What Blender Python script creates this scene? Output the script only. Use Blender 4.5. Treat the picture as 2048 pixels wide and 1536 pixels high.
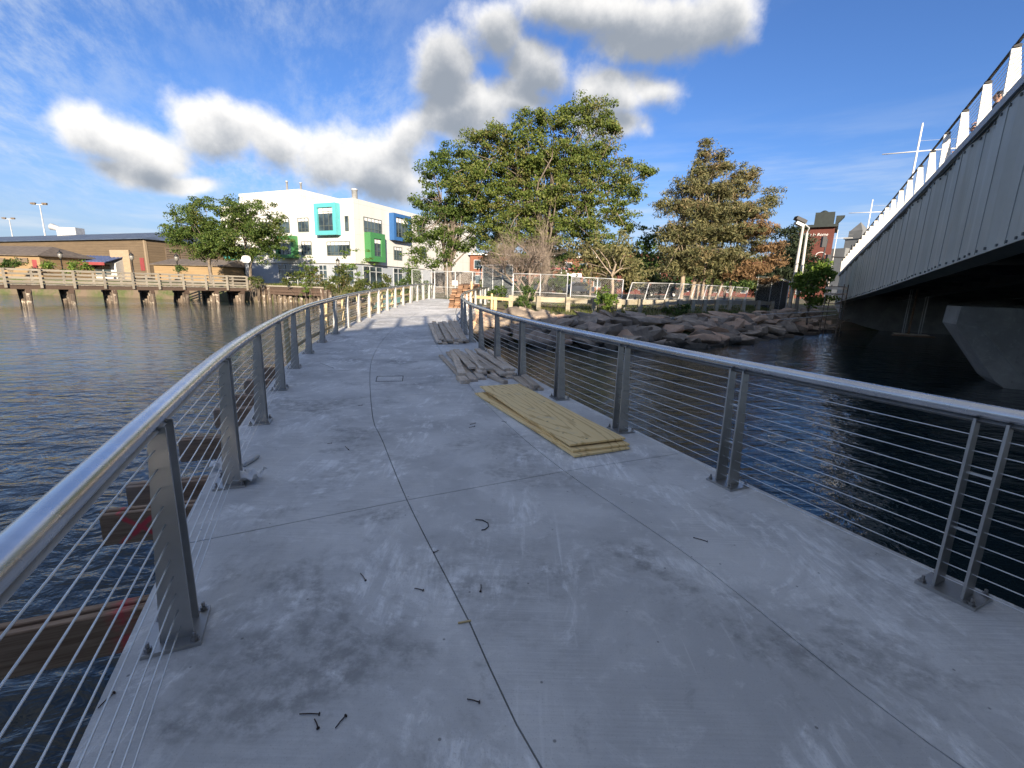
import bpy, math, random
import numpy as np
from mathutils import Vector, Matrix
random.seed(7); RNG = np.random.default_rng(7)
for o in list(bpy.data.objects): bpy.data.objects.remove(o)
scene = bpy.context.scene
col = scene.collection
R_ = math.radians

# ------------------------------------------------------------------ camera
CAM_H, PITCH, ROLL, FPX = 1.6, R_(12.10), R_(1.67), 903.7
_f = np.array([0, math.cos(PITCH), -math.sin(PITCH)]); _u = np.array([0, math.sin(PITCH), math.cos(PITCH)]); _r = np.array([1., 0, 0])
CR = _r*math.cos(ROLL)+_u*math.sin(ROLL); CU = -_r*math.sin(ROLL)+_u*math.cos(ROLL); CF = _f
CC = np.array([0, 0, CAM_H])
cam = bpy.data.cameras.new('camera'); camo = bpy.data.objects.new('camera', cam); col.objects.link(camo)
cam.sensor_width = 36; cam.sensor_fit = 'HORIZONTAL'; cam.lens = 36*FPX/2048
cam.clip_start = .05; cam.clip_end = 6000
M = Matrix.Identity(4)
for i in range(3): M[i][0] = CR[i]; M[i][1] = CU[i]; M[i][2] = -CF[i]; M[i][3] = CC[i]
camo.matrix_world = M
scene.camera = camo
def ray(u, v): return CR*(u-1024)/FPX - CU*(v-768)/FPX + CF
def at_y(u, v, y):
    d = ray(u, v); return CC + d*(y/d[1])
def at_z(u, v, z):
    d = ray(u, v); return CC + d*((z-CAM_H)/d[2])
def mpp(P): return float((np.asarray(P)-CC)@CF)/FPX          # metres per photo pixel at a point

# ------------------------------------------------------------------ sky, sun, exposure
SUN_AZ, SUN_EL = R_(170), R_(16.8)
world = bpy.data.worlds.new('World'); scene.world = world; world.use_nodes = True
world.cycles.sampling_method = 'MANUAL'; world.cycles.sample_map_resolution = 256
SKY_STRENGTH, SUN_STRENGTH, EXPOSURE = .1, 3.2, 1.72
sun = bpy.data.lights.new('sun', 'SUN'); sun.energy = SUN_STRENGTH; sun.angle = R_(.5); sun.color = (1, .86, .68)
suno = bpy.data.objects.new('sun', sun); col.objects.link(suno)
sd = Vector((math.sin(SUN_AZ)*math.cos(SUN_EL), math.cos(SUN_AZ)*math.cos(SUN_EL), math.sin(SUN_EL)))
suno.rotation_euler = sd.to_track_quat('Z', 'Y').to_euler(); suno.location = (0, -20, 30)
vs = scene.view_settings; vs.view_transform = 'Standard'; vs.look = 'None'; vs.exposure = EXPOSURE; vs.gamma = 1; vs.use_curve_mapping = False

class NT:
    def __init__(s, tree): s.t = tree; s.n = tree.nodes; s.l = tree.links
    def node(s, typ, **kw):
        n = s.n.new(typ)
        for k, v in kw.items(): setattr(n, k, v)
        return n
    def link(s, a, b): s.l.new(a, b)
    def val(s, sock, v):
        if hasattr(v, 'links') or isinstance(v, bpy.types.NodeSocket): s.l.new(v, sock)
        else: sock.default_value = v
    def math(s, op, a, b=None, c=None, clamp=False):
        n = s.n.new('ShaderNodeMath'); n.operation = op; n.use_clamp = clamp
        for i, x in enumerate((a, b, c)):
            if x is not None: s.val(n.inputs[i], x)
        return n.outputs[0]
    def smooth(s, x, a, b, lo=0., hi=1.):
        n = s.n.new('ShaderNodeMapRange'); n.interpolation_type = 'SMOOTHSTEP'
        s.val(n.inputs[0], x); n.inputs[1].default_value = a; n.inputs[2].default_value = b; n.inputs[3].default_value = lo; n.inputs[4].default_value = hi
        return n.outputs[0]
    def mix(s, f, a, b, blend='MIX'):
        n = s.n.new('ShaderNodeMix'); n.data_type = 'RGBA'; n.blend_type = blend
        s.val(n.inputs[0], f)
        for i, x in ((6, a), (7, b)):
            if isinstance(x, tuple) and len(x) == 3: x = (*x, 1)
            s.val(n.inputs[i], x)
        return n.outputs[2]
    def noise(s, vec, scale, detail=4, rough=.55, dist=0, out=0):
        n = s.n.new('ShaderNodeTexNoise')
        if vec is not None: s.l.new(vec, n.inputs['Vector'])
        n.inputs['Scale'].default_value = scale; n.inputs['Detail'].default_value = detail; n.inputs['Roughness'].default_value = rough; n.inputs['Distortion'].default_value = dist
        return n.outputs[out]
    def mapping(s, vec, scale=(1, 1, 1), loc=(0, 0, 0), rot=(0, 0, 0)):
        n = s.n.new('ShaderNodeMapping'); s.l.new(vec, n.inputs[0])
        n.inputs['Location'].default_value = loc; n.inputs['Rotation'].default_value = rot; n.inputs['Scale'].default_value = scale
        return n.outputs[0]

def azel(u, v):
    d = ray(u, v); d = d/np.linalg.norm(d); return math.atan2(d[0], d[1]), math.asin(d[2])
# cumulus: centre and half-size as seen, turned into directions (azimuth, elevation) of the sky dome
CLOUDS = [(205, 278, 105, 60), (300, 298, 90, 50), (270, 335, 110, 34), (405, 262, 84, 66), (525, 280, 110, 76), (640, 310, 130, 72), (760, 335, 115, 62),
          (830, 285, 90, 55), (900, 260, 90, 50), (875, 150, 76, 70), (930, 225, 95, 56), (1000, 75, 90, 66), (1085, 145, 66, 62), (1040, 205, 70, 40),
          (1190, 20, 170, 66), (1340, 60, 150, 80), (1440, 50, 100, 76), (1235, 190, 74, 52), (1310, 180, 64, 50), (1220, 245, 74, 44),
          (365, 355, 70, 24), (1270, 255, 60, 40)]
blobs = []
for (u, v, ru, rv) in CLOUDS:
    a0, e0 = azel(u, v); a1, _ = azel(u+ru, v); a2, _ = azel(u-ru, v); _, e1 = azel(u, v-rv); _, e2 = azel(u, v+rv)
    blobs.append((a0, e0, abs(a1-a2)/2, abs(e1-e2)/2, ru < 62))
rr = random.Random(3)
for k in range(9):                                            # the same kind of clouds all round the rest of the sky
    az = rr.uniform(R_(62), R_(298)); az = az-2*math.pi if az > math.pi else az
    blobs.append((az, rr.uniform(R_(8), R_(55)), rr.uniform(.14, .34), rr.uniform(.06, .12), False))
blobs += [(R_(12), R_(40), .34, .13), (R_(-28), R_(50), .42, .16), (R_(40), R_(58), .6, .16), (R_(-100), R_(62), .9, .16), (R_(120), R_(70), 1.4, .16), (R_(-20), R_(74), 1.2, .14), (R_(-70), R_(44), .4, .13), (R_(80), R_(46), .4, .13), (R_(5), R_(60), .5, .14)]   # unseen clouds overhead, added to brighten the shaded deck
T = NT(world.node_tree); T.n.clear()
out = T.node('ShaderNodeOutputWorld'); bg = T.node('ShaderNodeBackground'); bg.inputs[1].default_value = SKY_STRENGTH
sky = T.node('ShaderNodeTexSky'); sky.sky_type = 'NISHITA'; sky.sun_disc = False; sky.sun_elevation = SUN_EL; sky.sun_rotation = SUN_AZ
sky.altitude = 0; sky.air_density = 1.0; sky.dust_density = .1; sky.ozone_density = 4.0
D = T.node('ShaderNodeTexCoord').outputs['Generated']
sp = T.node('ShaderNodeSeparateXYZ'); T.link(D, sp.inputs[0])
# thin high cloud on a flat layer overhead, thicker towards the left
inv = T.math('DIVIDE', 1, T.math('ADD', T.math('MAXIMUM', sp.outputs[2], 0), .14))
pl = T.node('ShaderNodeVectorMath', operation='SCALE'); T.link(D, pl.inputs[0]); T.link(inv, pl.inputs['Scale'])
P2 = T.mapping(pl.outputs[0], scale=(1, 1, 0), rot=(0, 0, R_(62)))
P3 = T.mapping(P2, scale=(.75, 1.8, 1), loc=(2.2, .7, 0))
cm = T.smooth(T.math('MULTIPLY_ADD', sp.outputs[0], -.26, T.noise(T.mapping(P2, loc=(1.3, 4.2, 0)), .55, 2, .5)), .43, .68)
cs = T.smooth(T.noise(P3, 3.0, 7, .70), .36, .72)
ci = T.math('MULTIPLY', T.math('MULTIPLY', cm, cs), T.smooth(sp.outputs[2], .03, .2, 0, .62))
lo = T.smooth(sp.outputs[2], .05, .34, 1, 0)                   # long thin bands low in the sky
cb = T.math('MULTIPLY', T.smooth(T.noise(T.mapping(D, scale=(2.0, 2.0, 17)), 2.0, 5, .60), .40, .72), T.math('MULTIPLY', lo, .72))
hs_ = T.mix(1.0, sky.outputs[0], (.33, .395, .53), 'MULTIPLY')
hz_ = T.mix(T.smooth(sp.outputs[2], .0, .26, .80, 0), hs_, (1.35, 1.7, 2.2))    # milky low air
c = T.mix(T.math('MAXIMUM', ci, cb), hz_, (2.3, 2.55, 2.85))
# cumulus
wn = T.noise(D, 5, 2, .5, out=1)
wv_ = T.node('ShaderNodeVectorMath', operation='MULTIPLY_ADD'); T.link(wn, wv_.inputs[0]); wv_.inputs[1].default_value = (.14, .09, 0)
az = T.math('ARCTAN2', sp.outputs[0], sp.outputs[1]); el = T.math('ARCSINE', sp.outputs[2])
cb_ = T.node('ShaderNodeCombineXYZ'); T.link(T.math('SUBTRACT', az, .07), cb_.inputs[0]); T.link(T.math('SUBTRACT', el, .045), cb_.inputs[1]); T.link(cb_.outputs[0], wv_.inputs[2])
f0 = f1 = None
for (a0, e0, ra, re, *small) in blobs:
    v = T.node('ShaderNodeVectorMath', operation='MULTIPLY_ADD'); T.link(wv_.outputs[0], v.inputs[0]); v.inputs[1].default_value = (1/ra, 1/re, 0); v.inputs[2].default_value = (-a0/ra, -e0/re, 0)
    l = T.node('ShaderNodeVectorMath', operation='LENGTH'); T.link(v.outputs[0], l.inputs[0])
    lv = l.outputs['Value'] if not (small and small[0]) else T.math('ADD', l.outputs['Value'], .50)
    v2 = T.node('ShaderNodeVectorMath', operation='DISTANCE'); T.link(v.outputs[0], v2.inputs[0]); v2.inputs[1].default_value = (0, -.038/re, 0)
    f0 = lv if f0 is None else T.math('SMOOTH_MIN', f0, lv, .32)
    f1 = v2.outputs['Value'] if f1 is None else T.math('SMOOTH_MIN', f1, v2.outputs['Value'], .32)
n1 = T.noise(D, 6.5, 8, .60)
up = T.node('ShaderNodeVectorMath', operation='ADD'); T.link(D, up.inputs[0]); up.inputs[1].default_value = (.010, -.006, .030)
n2 = T.noise(up.outputs[0], 6.5, 7, .60)
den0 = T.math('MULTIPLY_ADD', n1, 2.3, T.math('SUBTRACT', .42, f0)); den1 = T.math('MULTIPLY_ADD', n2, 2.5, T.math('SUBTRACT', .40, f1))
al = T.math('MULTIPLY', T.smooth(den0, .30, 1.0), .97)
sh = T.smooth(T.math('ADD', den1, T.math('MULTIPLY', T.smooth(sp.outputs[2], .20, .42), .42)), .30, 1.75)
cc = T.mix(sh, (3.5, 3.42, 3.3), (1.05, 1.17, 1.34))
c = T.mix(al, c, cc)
T.link(c, bg.inputs[0]); T.link(bg.outputs[0], out.inputs[0])
cy = scene.cycles; cy.max_bounces = 6; cy.diffuse_bounces = 3; cy.glossy_bounces = 3; cy.transmission_bounces = 4; cy.transparent_max_bounces = 8; cy.caustics_reflective = False; cy.caustics_refractive = False
cy.adaptive_threshold = .02

# ------------------------------------------------------------------ mesh helpers
def mesh_obj(name, verts, faces, mat=None, parent=None, org=None, smooth=False, top=False):
    verts = np.asarray(verts, float)
    if org is None:
        if top and len(verts): org = np.array([verts[:, 0].mean(), verts[:, 1].mean(), verts[:, 2].min()])
        else: org = np.zeros(3)
    me = bpy.data.meshes.new(name)
    if isinstance(faces, np.ndarray):
        k = faces.shape[1]; nf = len(faces); v = (verts-org).astype(np.float32)
        me.vertices.add(len(v)); me.vertices.foreach_set('co', v.ravel())
        me.loops.add(nf*k); me.loops.foreach_set('vertex_index', faces.astype(np.int32).ravel())
        me.polygons.add(nf); me.polygons.foreach_set('loop_start', np.arange(nf, dtype=np.int32)*k); me.polygons.foreach_set('loop_total', np.full(nf, k, np.int32))
        me.update(calc_edges=True); me.validate()
    else:
        me.from_pydata((verts-org).tolist(), [], faces); me.update()
    if smooth: me.polygons.foreach_set('use_smooth', np.ones(len(me.polygons), bool))
    if mat is not None: me.materials.append(mat)
    o = bpy.data.objects.new(name, me); col.objects.link(o)
    if parent is not None: o.parent = parent
    elif top or org is not None: o.location = org
    return o
class MB:
    def __init__(s): s.v = []; s.f = []
    def add(s, v, f):
        b = len(s.v); s.v += [tuple(map(float, p)) for p in v]; s.f += [tuple(i+b for i in q) for q in f]; return s
    def hexa(s, p):      # 8 corners: bottom 4 ccw, top 4 ccw
        return s.add(p, [(3, 2, 1, 0), (4, 5, 6, 7), (0, 1, 5, 4), (1, 2, 6, 5), (2, 3, 7, 6), (3, 0, 4, 7)])
    def box(s, c, sz, ax=None):
        c = np.asarray(c, float); hx, hy, hz = [k/2 for k in sz]
        X, Y, Z = ax if ax is not None else np.eye(3)
        X, Y, Z = map(np.asarray, (X, Y, Z))
        return s.hexa([c+X*a*hx+Y*b*hy+Z*d*hz for d in (-1, 1) for a, b in ((-1, -1), (1, -1), (1, 1), (-1, 1))])
    def bar(s, a, b, w, t, upv=(0, 0, 1)):   # bar from a to b: width w sideways, thickness t along up
        a = np.asarray(a, float); b = np.asarray(b, float); X = b-a; L = np.linalg.norm(X); X = X/L
        Y = np.cross(upv, X); nY = np.linalg.norm(Y)
        Y = Y/nY if nY > 1e-6 else np.array([0, 1., 0]); Z = np.cross(X, Y)
        return s.box((a+b)/2, (L, w, t), (X, Y, Z))
    def tube(s, path, rad, n=8, cap=True, sx=1, sz=1):
        P = [np.asarray(p, float) for p in path]; m = len(P)
        rad = rad if hasattr(rad, '__len__') else [rad]*m
        V = []
        for i in range(m):
            t = P[min(i+1, m-1)]-P[max(i-1, 0)]; t = t/(np.linalg.norm(t)+1e-12)
            a = np.cross(t, (0, 0, 1)); na = np.linalg.norm(a)
            a = a/na if na > .05 else np.array([1., 0, 0]); b = np.cross(a, t)
            for k in range(n):
                q = 2*math.pi*k/n; V.append(P[i]+a*math.cos(q)*rad[i]*sx+b*math.sin(q)*rad[i]*sz)
        F = [(i*n+k, i*n+(k+1) % n, (i+1)*n+(k+1) % n, (i+1)*n+k) for i in range(m-1) for k in range(n)]
        if cap: F += [tuple(range(n))[::-1], tuple(range((m-1)*n, m*n))]
        return s.add(V, F)
    def lathe(s, c, prof, n=12, axis=None):
        c = np.asarray(c, float)
        X, Y, Z = axis if axis is not None else np.eye(3)
        V = [c+np.asarray(X)*r*math.cos(2*math.pi*k/n)+np.asarray(Y)*r*math.sin(2*math.pi*k/n)+np.asarray(Z)*z for r, z in prof for k in range(n)]
        m = len(prof)
        F = [(i*n+k, i*n+(k+1) % n, (i+1)*n+(k+1) % n, (i+1)*n+k) for i in range(m-1) for k in range(n)]
        F += [tuple(range(n))[::-1], tuple(range((m-1)*n, m*n))]
        return s.add(V, F)
    def prism(s, poly, off):
        n = len(poly); off = np.asarray(off, float); P = [np.asarray(p, float) for p in poly]
        return s.add(P+[p+off for p in P], [tuple(range(n))[::-1], tuple(range(n, 2*n))]+[(i, (i+1) % n, n+(i+1) % n, n+i) for i in range(n)])
    def build(s, name, mat, parent=None, smooth=False):
        org = None
        if parent is not None:
            r = parent
            while r.parent is not None: r = r.parent
            org = np.array(r.location)
        return mesh_obj(name, s.v, s.f, mat, parent, org, smooth, top=parent is None)
def tag(o, label=None, cat=None, group=None, kind=None):
    if label: o['label'] = label
    if cat: o['category'] = cat
    if group: o['group'] = group
    if kind: o['kind'] = kind
    return o
def empty(name, loc, label=None, cat=None, group=None, kind=None):
    o = bpy.data.objects.new(name, None); col.objects.link(o); o.location = tuple(float(k) for k in loc); o.empty_display_size = .2
    return tag(o, label, cat, group, kind)
def wpart(o_src, name, parent, loc, rotz=0, scale=None):   # linked copy that shares mesh data
    o = bpy.data.objects.new(name, o_src.data); col.objects.link(o)
    if parent is not None: o.parent = parent
    o.location = loc; o.rotation_euler = (0, 0, rotz)
    if scale is not None: o.scale = scale
    return o
def norm(v): v = np.asarray(v, float); return v/np.linalg.norm(v)
def catmull(pts, n=10):
    P = [np.asarray(p, float) for p in pts]; P = [2*P[0]-P[1]]+P+[2*P[-1]-P[-2]]; out = []
    for i in range(1, len(P)-2):
        for k in range(n):
            t = k/n; a, b, c_, d = P[i-1:i+3]
            out.append(.5*((2*b)+(-a+c_)*t+(2*a-5*b+4*c_-d)*t*t+(-a+3*b-3*c_+d)*t**3))
    out.append(P[-2]); return np.array(out)
class Path:
    def __init__(s, pts): s.p = np.asarray(pts, float); s.s = np.concatenate([[0], np.cumsum(np.linalg.norm(np.diff(s.p, axis=0), axis=1))]); s.L = s.s[-1]
    def at(s, t): return np.array([np.interp(t, s.s, s.p[:, k]) for k in range(s.p.shape[1])])
    def tan(s, t): return norm(s.at(min(t+.05, s.L))-s.at(max(t-.05, 0)))
def offset_path(p, d):   # 2-D path moved sideways (+ = right of travel)
    p = np.asarray(p); t = np.gradient(p, axis=0); t /= np.linalg.norm(t, axis=1)[:, None]
    return p+np.stack([t[:, 1], -t[:, 0]], 1)*d

# ------------------------------------------------------------------ materials
def new_mat(name):
    m = bpy.data.materials.new(name); m.use_nodes = True; t = NT(m.node_tree); b = t.n['Principled BSDF']; return m, t, b
def obj_co(t): return t.node('ShaderNodeTexCoord').outputs['Object']
def world_co(t): return t.node('ShaderNodeNewGeometry').outputs['Position']
def bump(t, b, h, strength=.3, dist=.01):
    n = t.node('ShaderNodeBump'); n.inputs['Strength'].default_value = strength; n.inputs['Distance'].default_value = dist
    t.val(n.inputs['Height'], h); t.link(n.outputs[0], b.inputs['Normal']); return n
def obj_rand(t): return t.node('ShaderNodeObjectInfo').outputs['Random']
def paint(name, rgb, rough=.55, metal=0., var=.12, scale=1.5, rand=0., bmp=.1):
    m, t, b = new_mat(name); co = world_co(t)
    n = t.noise(co, scale, 5, .6)
    c = t.mix(t.smooth(n, .3, .75), tuple(k*(1-var) for k in rgb), tuple(min(1, k*(1+var)) for k in rgb))
    if rand:
        h = t.node('ShaderNodeHueSaturation'); t.link(c, h.inputs['Color']); t.link(t.math('MULTIPLY_ADD', obj_rand(t), 2*rand, 1-rand), h.inputs['Value']); c = h.outputs[0]
    t.link(c, b.inputs['Base Color']); b.inputs['Roughness'].default_value = rough; b.inputs['Metallic'].default_value = metal
    if bmp: bump(t, b, t.noise(co, 40, 3, .6), bmp, .004)
    return m
def wood(name, dark, light, rand=.25, rough=.8, gscale=1., grey=None, knots=True):
    m, t, b = new_mat(name); co = obj_co(t)
    g1 = t.noise(t.mapping(co, scale=(1.2*gscale, 22*gscale, 22*gscale)), 1.6, 6, .65, .8)
    c = t.mix(t.smooth(g1, .3, .7), dark, light)
    if grey: c = t.mix(t.smooth(t.noise(co, 2.2, 4, .6), .35, .7), c, grey)
    if knots:
        v = t.node('ShaderNodeTexVoronoi'); v.inputs['Scale'].default_value = 2.6; t.link(t.mapping(co, scale=(1, 3, 3)), v.inputs['Vector'])
        c = t.mix(t.smooth(v.outputs['Distance'], .05, .12, .75, 0), c, tuple(k*.35 for k in dark))
    h = t.node('ShaderNodeHueSaturation'); t.link(c, h.inputs['Color']); t.link(t.math('MULTIPLY_ADD', obj_rand(t), 2*rand, 1-rand), h.inputs['Value'])
    t.link(h.outputs[0], b.inputs['Base Color']); b.inputs['Roughness'].default_value = rough
    bump(t, b, g1, .5, .006); return m
def steel(name, rgb, rough=.32, streak=True, metal=1.):
    m, t, b = new_mat(name); co = obj_co(t)
    n = t.noise(world_co(t), 3.5, 5, .65)
    t.link(t.mix(t.smooth(n, .35, .75), tuple(k*.82 for k in rgb), rgb), b.inputs['Base Color']); b.inputs['Metallic'].default_value = metal
    t.link(t.math('MULTIPLY_ADD', t.noise(world_co(t), 9, 3, .5), .14, rough-.07), b.inputs['Roughness'])
    if streak: bump(t, b, t.noise(t.mapping(co, scale=(300, 300, 300)), 1, 2, .5), .05, .001)
    return m
MAT = {}
def concrete(name, a, bcol, deck=False):
    m, t, b = new_mat(name); co = world_co(t)
    n1 = t.noise(co, .9, 6, .6, .3); n2 = t.noise(co, 5.5, 7, .7, .4); n3 = t.noise(co, 60, 4, .7)
    c = t.mix(t.smooth(n1, .36, .64), a, bcol)
    c = t.mix(t.smooth(n2, .53, .66, 0, .40), c, tuple(min(1, k*1.22) for k in bcol))
    c = t.mix(t.smooth(n2, .30, .42, .42, 0), c, tuple(k*.66 for k in a))
    h = t.math('MULTIPLY', n3, .5)
    if deck:
        # broom strokes across the walk, scraped laitance patches, rubbed stains
        br = t.noise(t.mapping(co, scale=(1.6, 70, 1), rot=(0, 0, R_(-27))), 1.2, 4, .7)
        c = t.mix(t.math('MULTIPLY', t.smooth(br, .36, .66, .30, 0), t.smooth(t.noise(co, .8, 3), .40, .62)), c, tuple(k*.66 for k in a))
        pat = t.smooth(t.noise(t.mapping(co, loc=(3.1, 7.7, 0)), 1.25, 8, .72, .9), .50, .62)
        scr = t.smooth(t.noise(t.mapping(co, scale=(9, 1.6, 1), rot=(0, 0, R_(18))), 1.3, 6, .7, .3), .44, .60)
        pat = t.math('MULTIPLY', pat, t.math('MULTIPLY_ADD', scr, .8, .2))
        c = t.mix(t.math('MULTIPLY', pat, .85), c, (.90, .90, .89))
        sk = t.smooth(t.noise(t.mapping(co, scale=(14, .7, 1), rot=(0, 0, R_(-22)), loc=(4, 1, 0)), 1.4, 5, .65, .2), .58, .72)
        c = t.mix(t.math('MULTIPLY', t.math('MULTIPLY', sk, t.smooth(t.noise(co, .6, 3), .45, .6)), .5), c, (.88, .88, .87))
        gr = t.noise(co, 130, 3, .7)
        c = t.mix(t.smooth(gr, .30, .44, .35, 0), c, tuple(k*.45 for k in a))
        st = t.smooth(t.noise(t.mapping(co, loc=(11, 2, 0)), .85, 9, .68, .6), .50, .66)
        st = t.math('MULTIPLY', st, t.smooth(t.noise(co, 11, 5, .7), .35, .62))
        c = t.mix(t.math('MULTIPLY', st, .72), c, tuple(k*.46 for k in a))
        sp = t.node('ShaderNodeTexVoronoi'); sp.inputs['Scale'].default_value = 7; t.link(co, sp.inputs['Vector'])
        c = t.mix(t.smooth(sp.outputs['Distance'], .028, .06, .75, 0), c, tuple(k*.30 for k in a))
        h = t.math('ADD', h, t.math('ADD', t.math('MULTIPLY', br, .5), t.math('MULTIPLY', pat, .8)))
    hv = t.node('ShaderNodeHueSaturation'); t.link(c, hv.inputs['Color']); t.link(t.math('MULTIPLY_ADD', obj_rand(t), .14, .93), hv.inputs['Value'])
    t.link(hv.outputs[0], b.inputs['Base Color']); b.inputs['Roughness'].default_value = .86
    bump(t, b, h, .55, .006); return m
MAT['deck'] = concrete('deck_concrete', (.50, .50, .495), (.68, .675, .66), True)
MAT['conc'] = concrete('weathered_concrete', (.26, .26, .25), (.36, .355, .34))
MAT['joint'] = paint('joint_dark', (.06, .06, .06), .9)
MAT['rail'] = steel('brushed_stainless_tube', (.66, .67, .70), .27, False)
MAT['post'] = steel('brushed_stainless_plate', (.46, .455, .445), .40, metal=.75)
MAT['cable'] = steel('stainless_cable', (.70, .72, .74), .30, False)
MAT['bolt'] = steel('steel_bolt', (.35, .34, .33), .35, False)
MAT['oldwood'] = wood('weathered_board', (.36, .27, .185), (.74, .60, .45), .25, grey=(.66, .57, .47))
MAT['joist'] = wood('formwork_joist', (.20, .115, .065), (.42, .27, .17), .2, grey=(.36, .28, .22))
MAT['newwood'] = wood('fresh_pine', (.50, .36, .17), (.70, .55, .30), .12, .65)
MAT['stackwood'] = wood('stack_board', (.13, .065, .035), (.36, .21, .12), .5)
MAT['pierwood'] = wood('bleached_pier_timber', (.16, .13, .095), (.36, .32, .25), .18, grey=(.29, .265, .22))
MAT['pile'] = wood('creosote_pile', (.05, .038, .03), (.20, .16, .12), .4)
def pile_mat():
    m, t, b = new_mat('blotched_pile'); co = world_co(t); g1 = t.noise(t.mapping(co, scale=(9, 9, .9)), 1.3, 6, .65)
    c = t.mix(t.smooth(g1, .3, .7), (.045, .034, .026), (.17, .13, .095)); c = t.mix(t.smooth(t.noise(co, 1.9, 5, .7), .53, .62, 0, .85), c, (.42, .36, .28))
    hv = t.node('ShaderNodeHueSaturation'); t.link(c, hv.inputs['Color']); t.link(t.math('MULTIPLY_ADD', obj_rand(t), .8, .6), hv.inputs['Value'])
    t.link(hv.outputs[0], b.inputs['Base Color']); b.inputs['Roughness'].default_value = .85; bump(t, b, g1, .6, .02); return m
MAT['pile'] = pile_mat()
MAT['darkwood'] = wood('dark_wet_timber', (.055, .035, .025), (.13, .085, .06), .25)
MAT['guard'] = wood('guardrail_timber', (.22, .18, .12), (.44, .38, .27), .18, grey=(.33, .31, .25))
def plywood():
    m, t, b = new_mat('plywood_face'); co = obj_co(t)
    wv = t.node('ShaderNodeTexWave'); wv.wave_type = 'RINGS'; wv.rings_direction = 'Z'; t.link(t.mapping(co, scale=(.55, 4.2, 1), loc=(.4, .45, 0)), wv.inputs[0])
    wv.inputs['Scale'].default_value = 1.1; wv.inputs['Distortion'].default_value = 11; wv.inputs['Detail'].default_value = 4; wv.inputs['Detail Scale'].default_value = 1.1
    g1 = t.noise(t.mapping(co, scale=(2, 40, 1)), 1, 5, .6)
    c = t.mix(t.smooth(wv.outputs[1], .0, .22), (.62, .40, .15), (.90, .66, .31))
    c = t.mix(t.smooth(g1, .35, .7, 0, .5), c, (.92, .73, .40))
    c = t.mix(t.smooth(t.noise(co, 3.2, 6, .7), .55, .72, 0, .5), c, (.50, .43, .34))
    v = t.node('ShaderNodeTexVoronoi'); v.inputs['Scale'].default_value = 5.5; t.link(co, v.inputs['Vector'])
    c = t.mix(t.smooth(v.outputs['Distance'], .05, .09, .85, 0), c, (.06, .04, .03))
    t.link(c, b.inputs['Base Color']); b.inputs['Roughness'].default_value = .75; bump(t, b, g1, .3, .003); return m
MAT['ply'] = plywood()
def redmark(xc, patch=False):
    m, t, b = new_mat('joist_with_red_spray_mark'); co = obj_co(t)
    g1 = t.noise(t.mapping(co, scale=(1.2, 22, 22)), 1.6, 6, .65, .8)
    c = t.mix(t.smooth(g1, .3, .7), (.20, .12, .07), (.38, .26, .17))
    sp = t.node('ShaderNodeSeparateXYZ'); t.link(co, sp.inputs[0])
    nz = t.math('MULTIPLY', t.math('SUBTRACT', t.noise(co, 9, 3), .5), .05)
    x = t.math('ADD', t.math('SUBTRACT', sp.outputs[0], xc), nz); z = t.math('SUBTRACT', sp.outputs[2], .12)
    l1 = t.math('ABSOLUTE', t.math('SUBTRACT', z, t.math('MULTIPLY', x, .85))); l2 = t.math('ABSOLUTE', t.math('ADD', z, t.math('MULTIPLY', x, .85)))
    ln = t.math('MINIMUM', l1, l2)
    f = t.math('MULTIPLY', t.smooth(ln, .012, .034, 1, 0), t.smooth(t.math('ABSOLUTE', x), .12, .15, 1, 0))
    if patch: f = t.math('MULTIPLY', t.smooth(t.math('ABSOLUTE', x), .02, .10, .8, 0), t.smooth(t.noise(co, 7, 3), .35, .6))
    f = t.math('MULTIPLY', f, t.smooth(t.noise(co, 22, 4), .3, .5))
    c = t.mix(t.math('MULTIPLY', f, .9), c, (.72, .07, .09))
    t.link(c, b.inputs['Base Color']); b.inputs['Roughness'].default_value = .8; return m
MAT['redX'] = redmark(.20); MAT['redpatch'] = redmark(-.27, True)
def water():
    m, t, b = new_mat('harbour_water'); co = world_co(t)
    b.inputs['Base Color'].default_value = (.012, .024, .030, 1); b.inputs['Roughness'].default_value = .02; b.inputs['IOR'].default_value = 1.38
    b.inputs['Specular IOR Level'].default_value = .5
    n1 = t.noise(t.mapping(co, scale=(1, 1.6, 1), rot=(0, 0, R_(12))), .9, 3, .5, .4)
    n2 = t.noise(t.mapping(co, scale=(1, 1.7, 1), rot=(0, 0, R_(-14))), 2.7, 4, .52, .5)
    big = t.smooth(t.noise(co, .09, 3, .5), .35, .65, .45, 1.1)
    h = t.math('ADD', t.math('MULTIPLY', n1, .66), t.math('MULTIPLY', n2, .42))
    h = t.math('MULTIPLY', h, big)
    bump(t, b, h, .40, .36); return m
MAT['water'] = water()
def ground():
    m, t, b = new_mat('park_ground'); co = world_co(t)
    n1 = t.noise(co, .35, 6, .65, .4); n2 = t.noise(co, 6, 5, .7)
    c = t.mix(t.smooth(n1, .40, .60), (.17, .125, .085), (.075, .10, .028))
    c = t.mix(t.smooth(n2, .4, .7, 0, .5), c, (.20, .16, .10))
    t.link(c, b.inputs['Base Color']); b.inputs['Roughness'].default_value = .95; bump(t, b, n2, .6, .05); return m
MAT['ground'] = ground()
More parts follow.
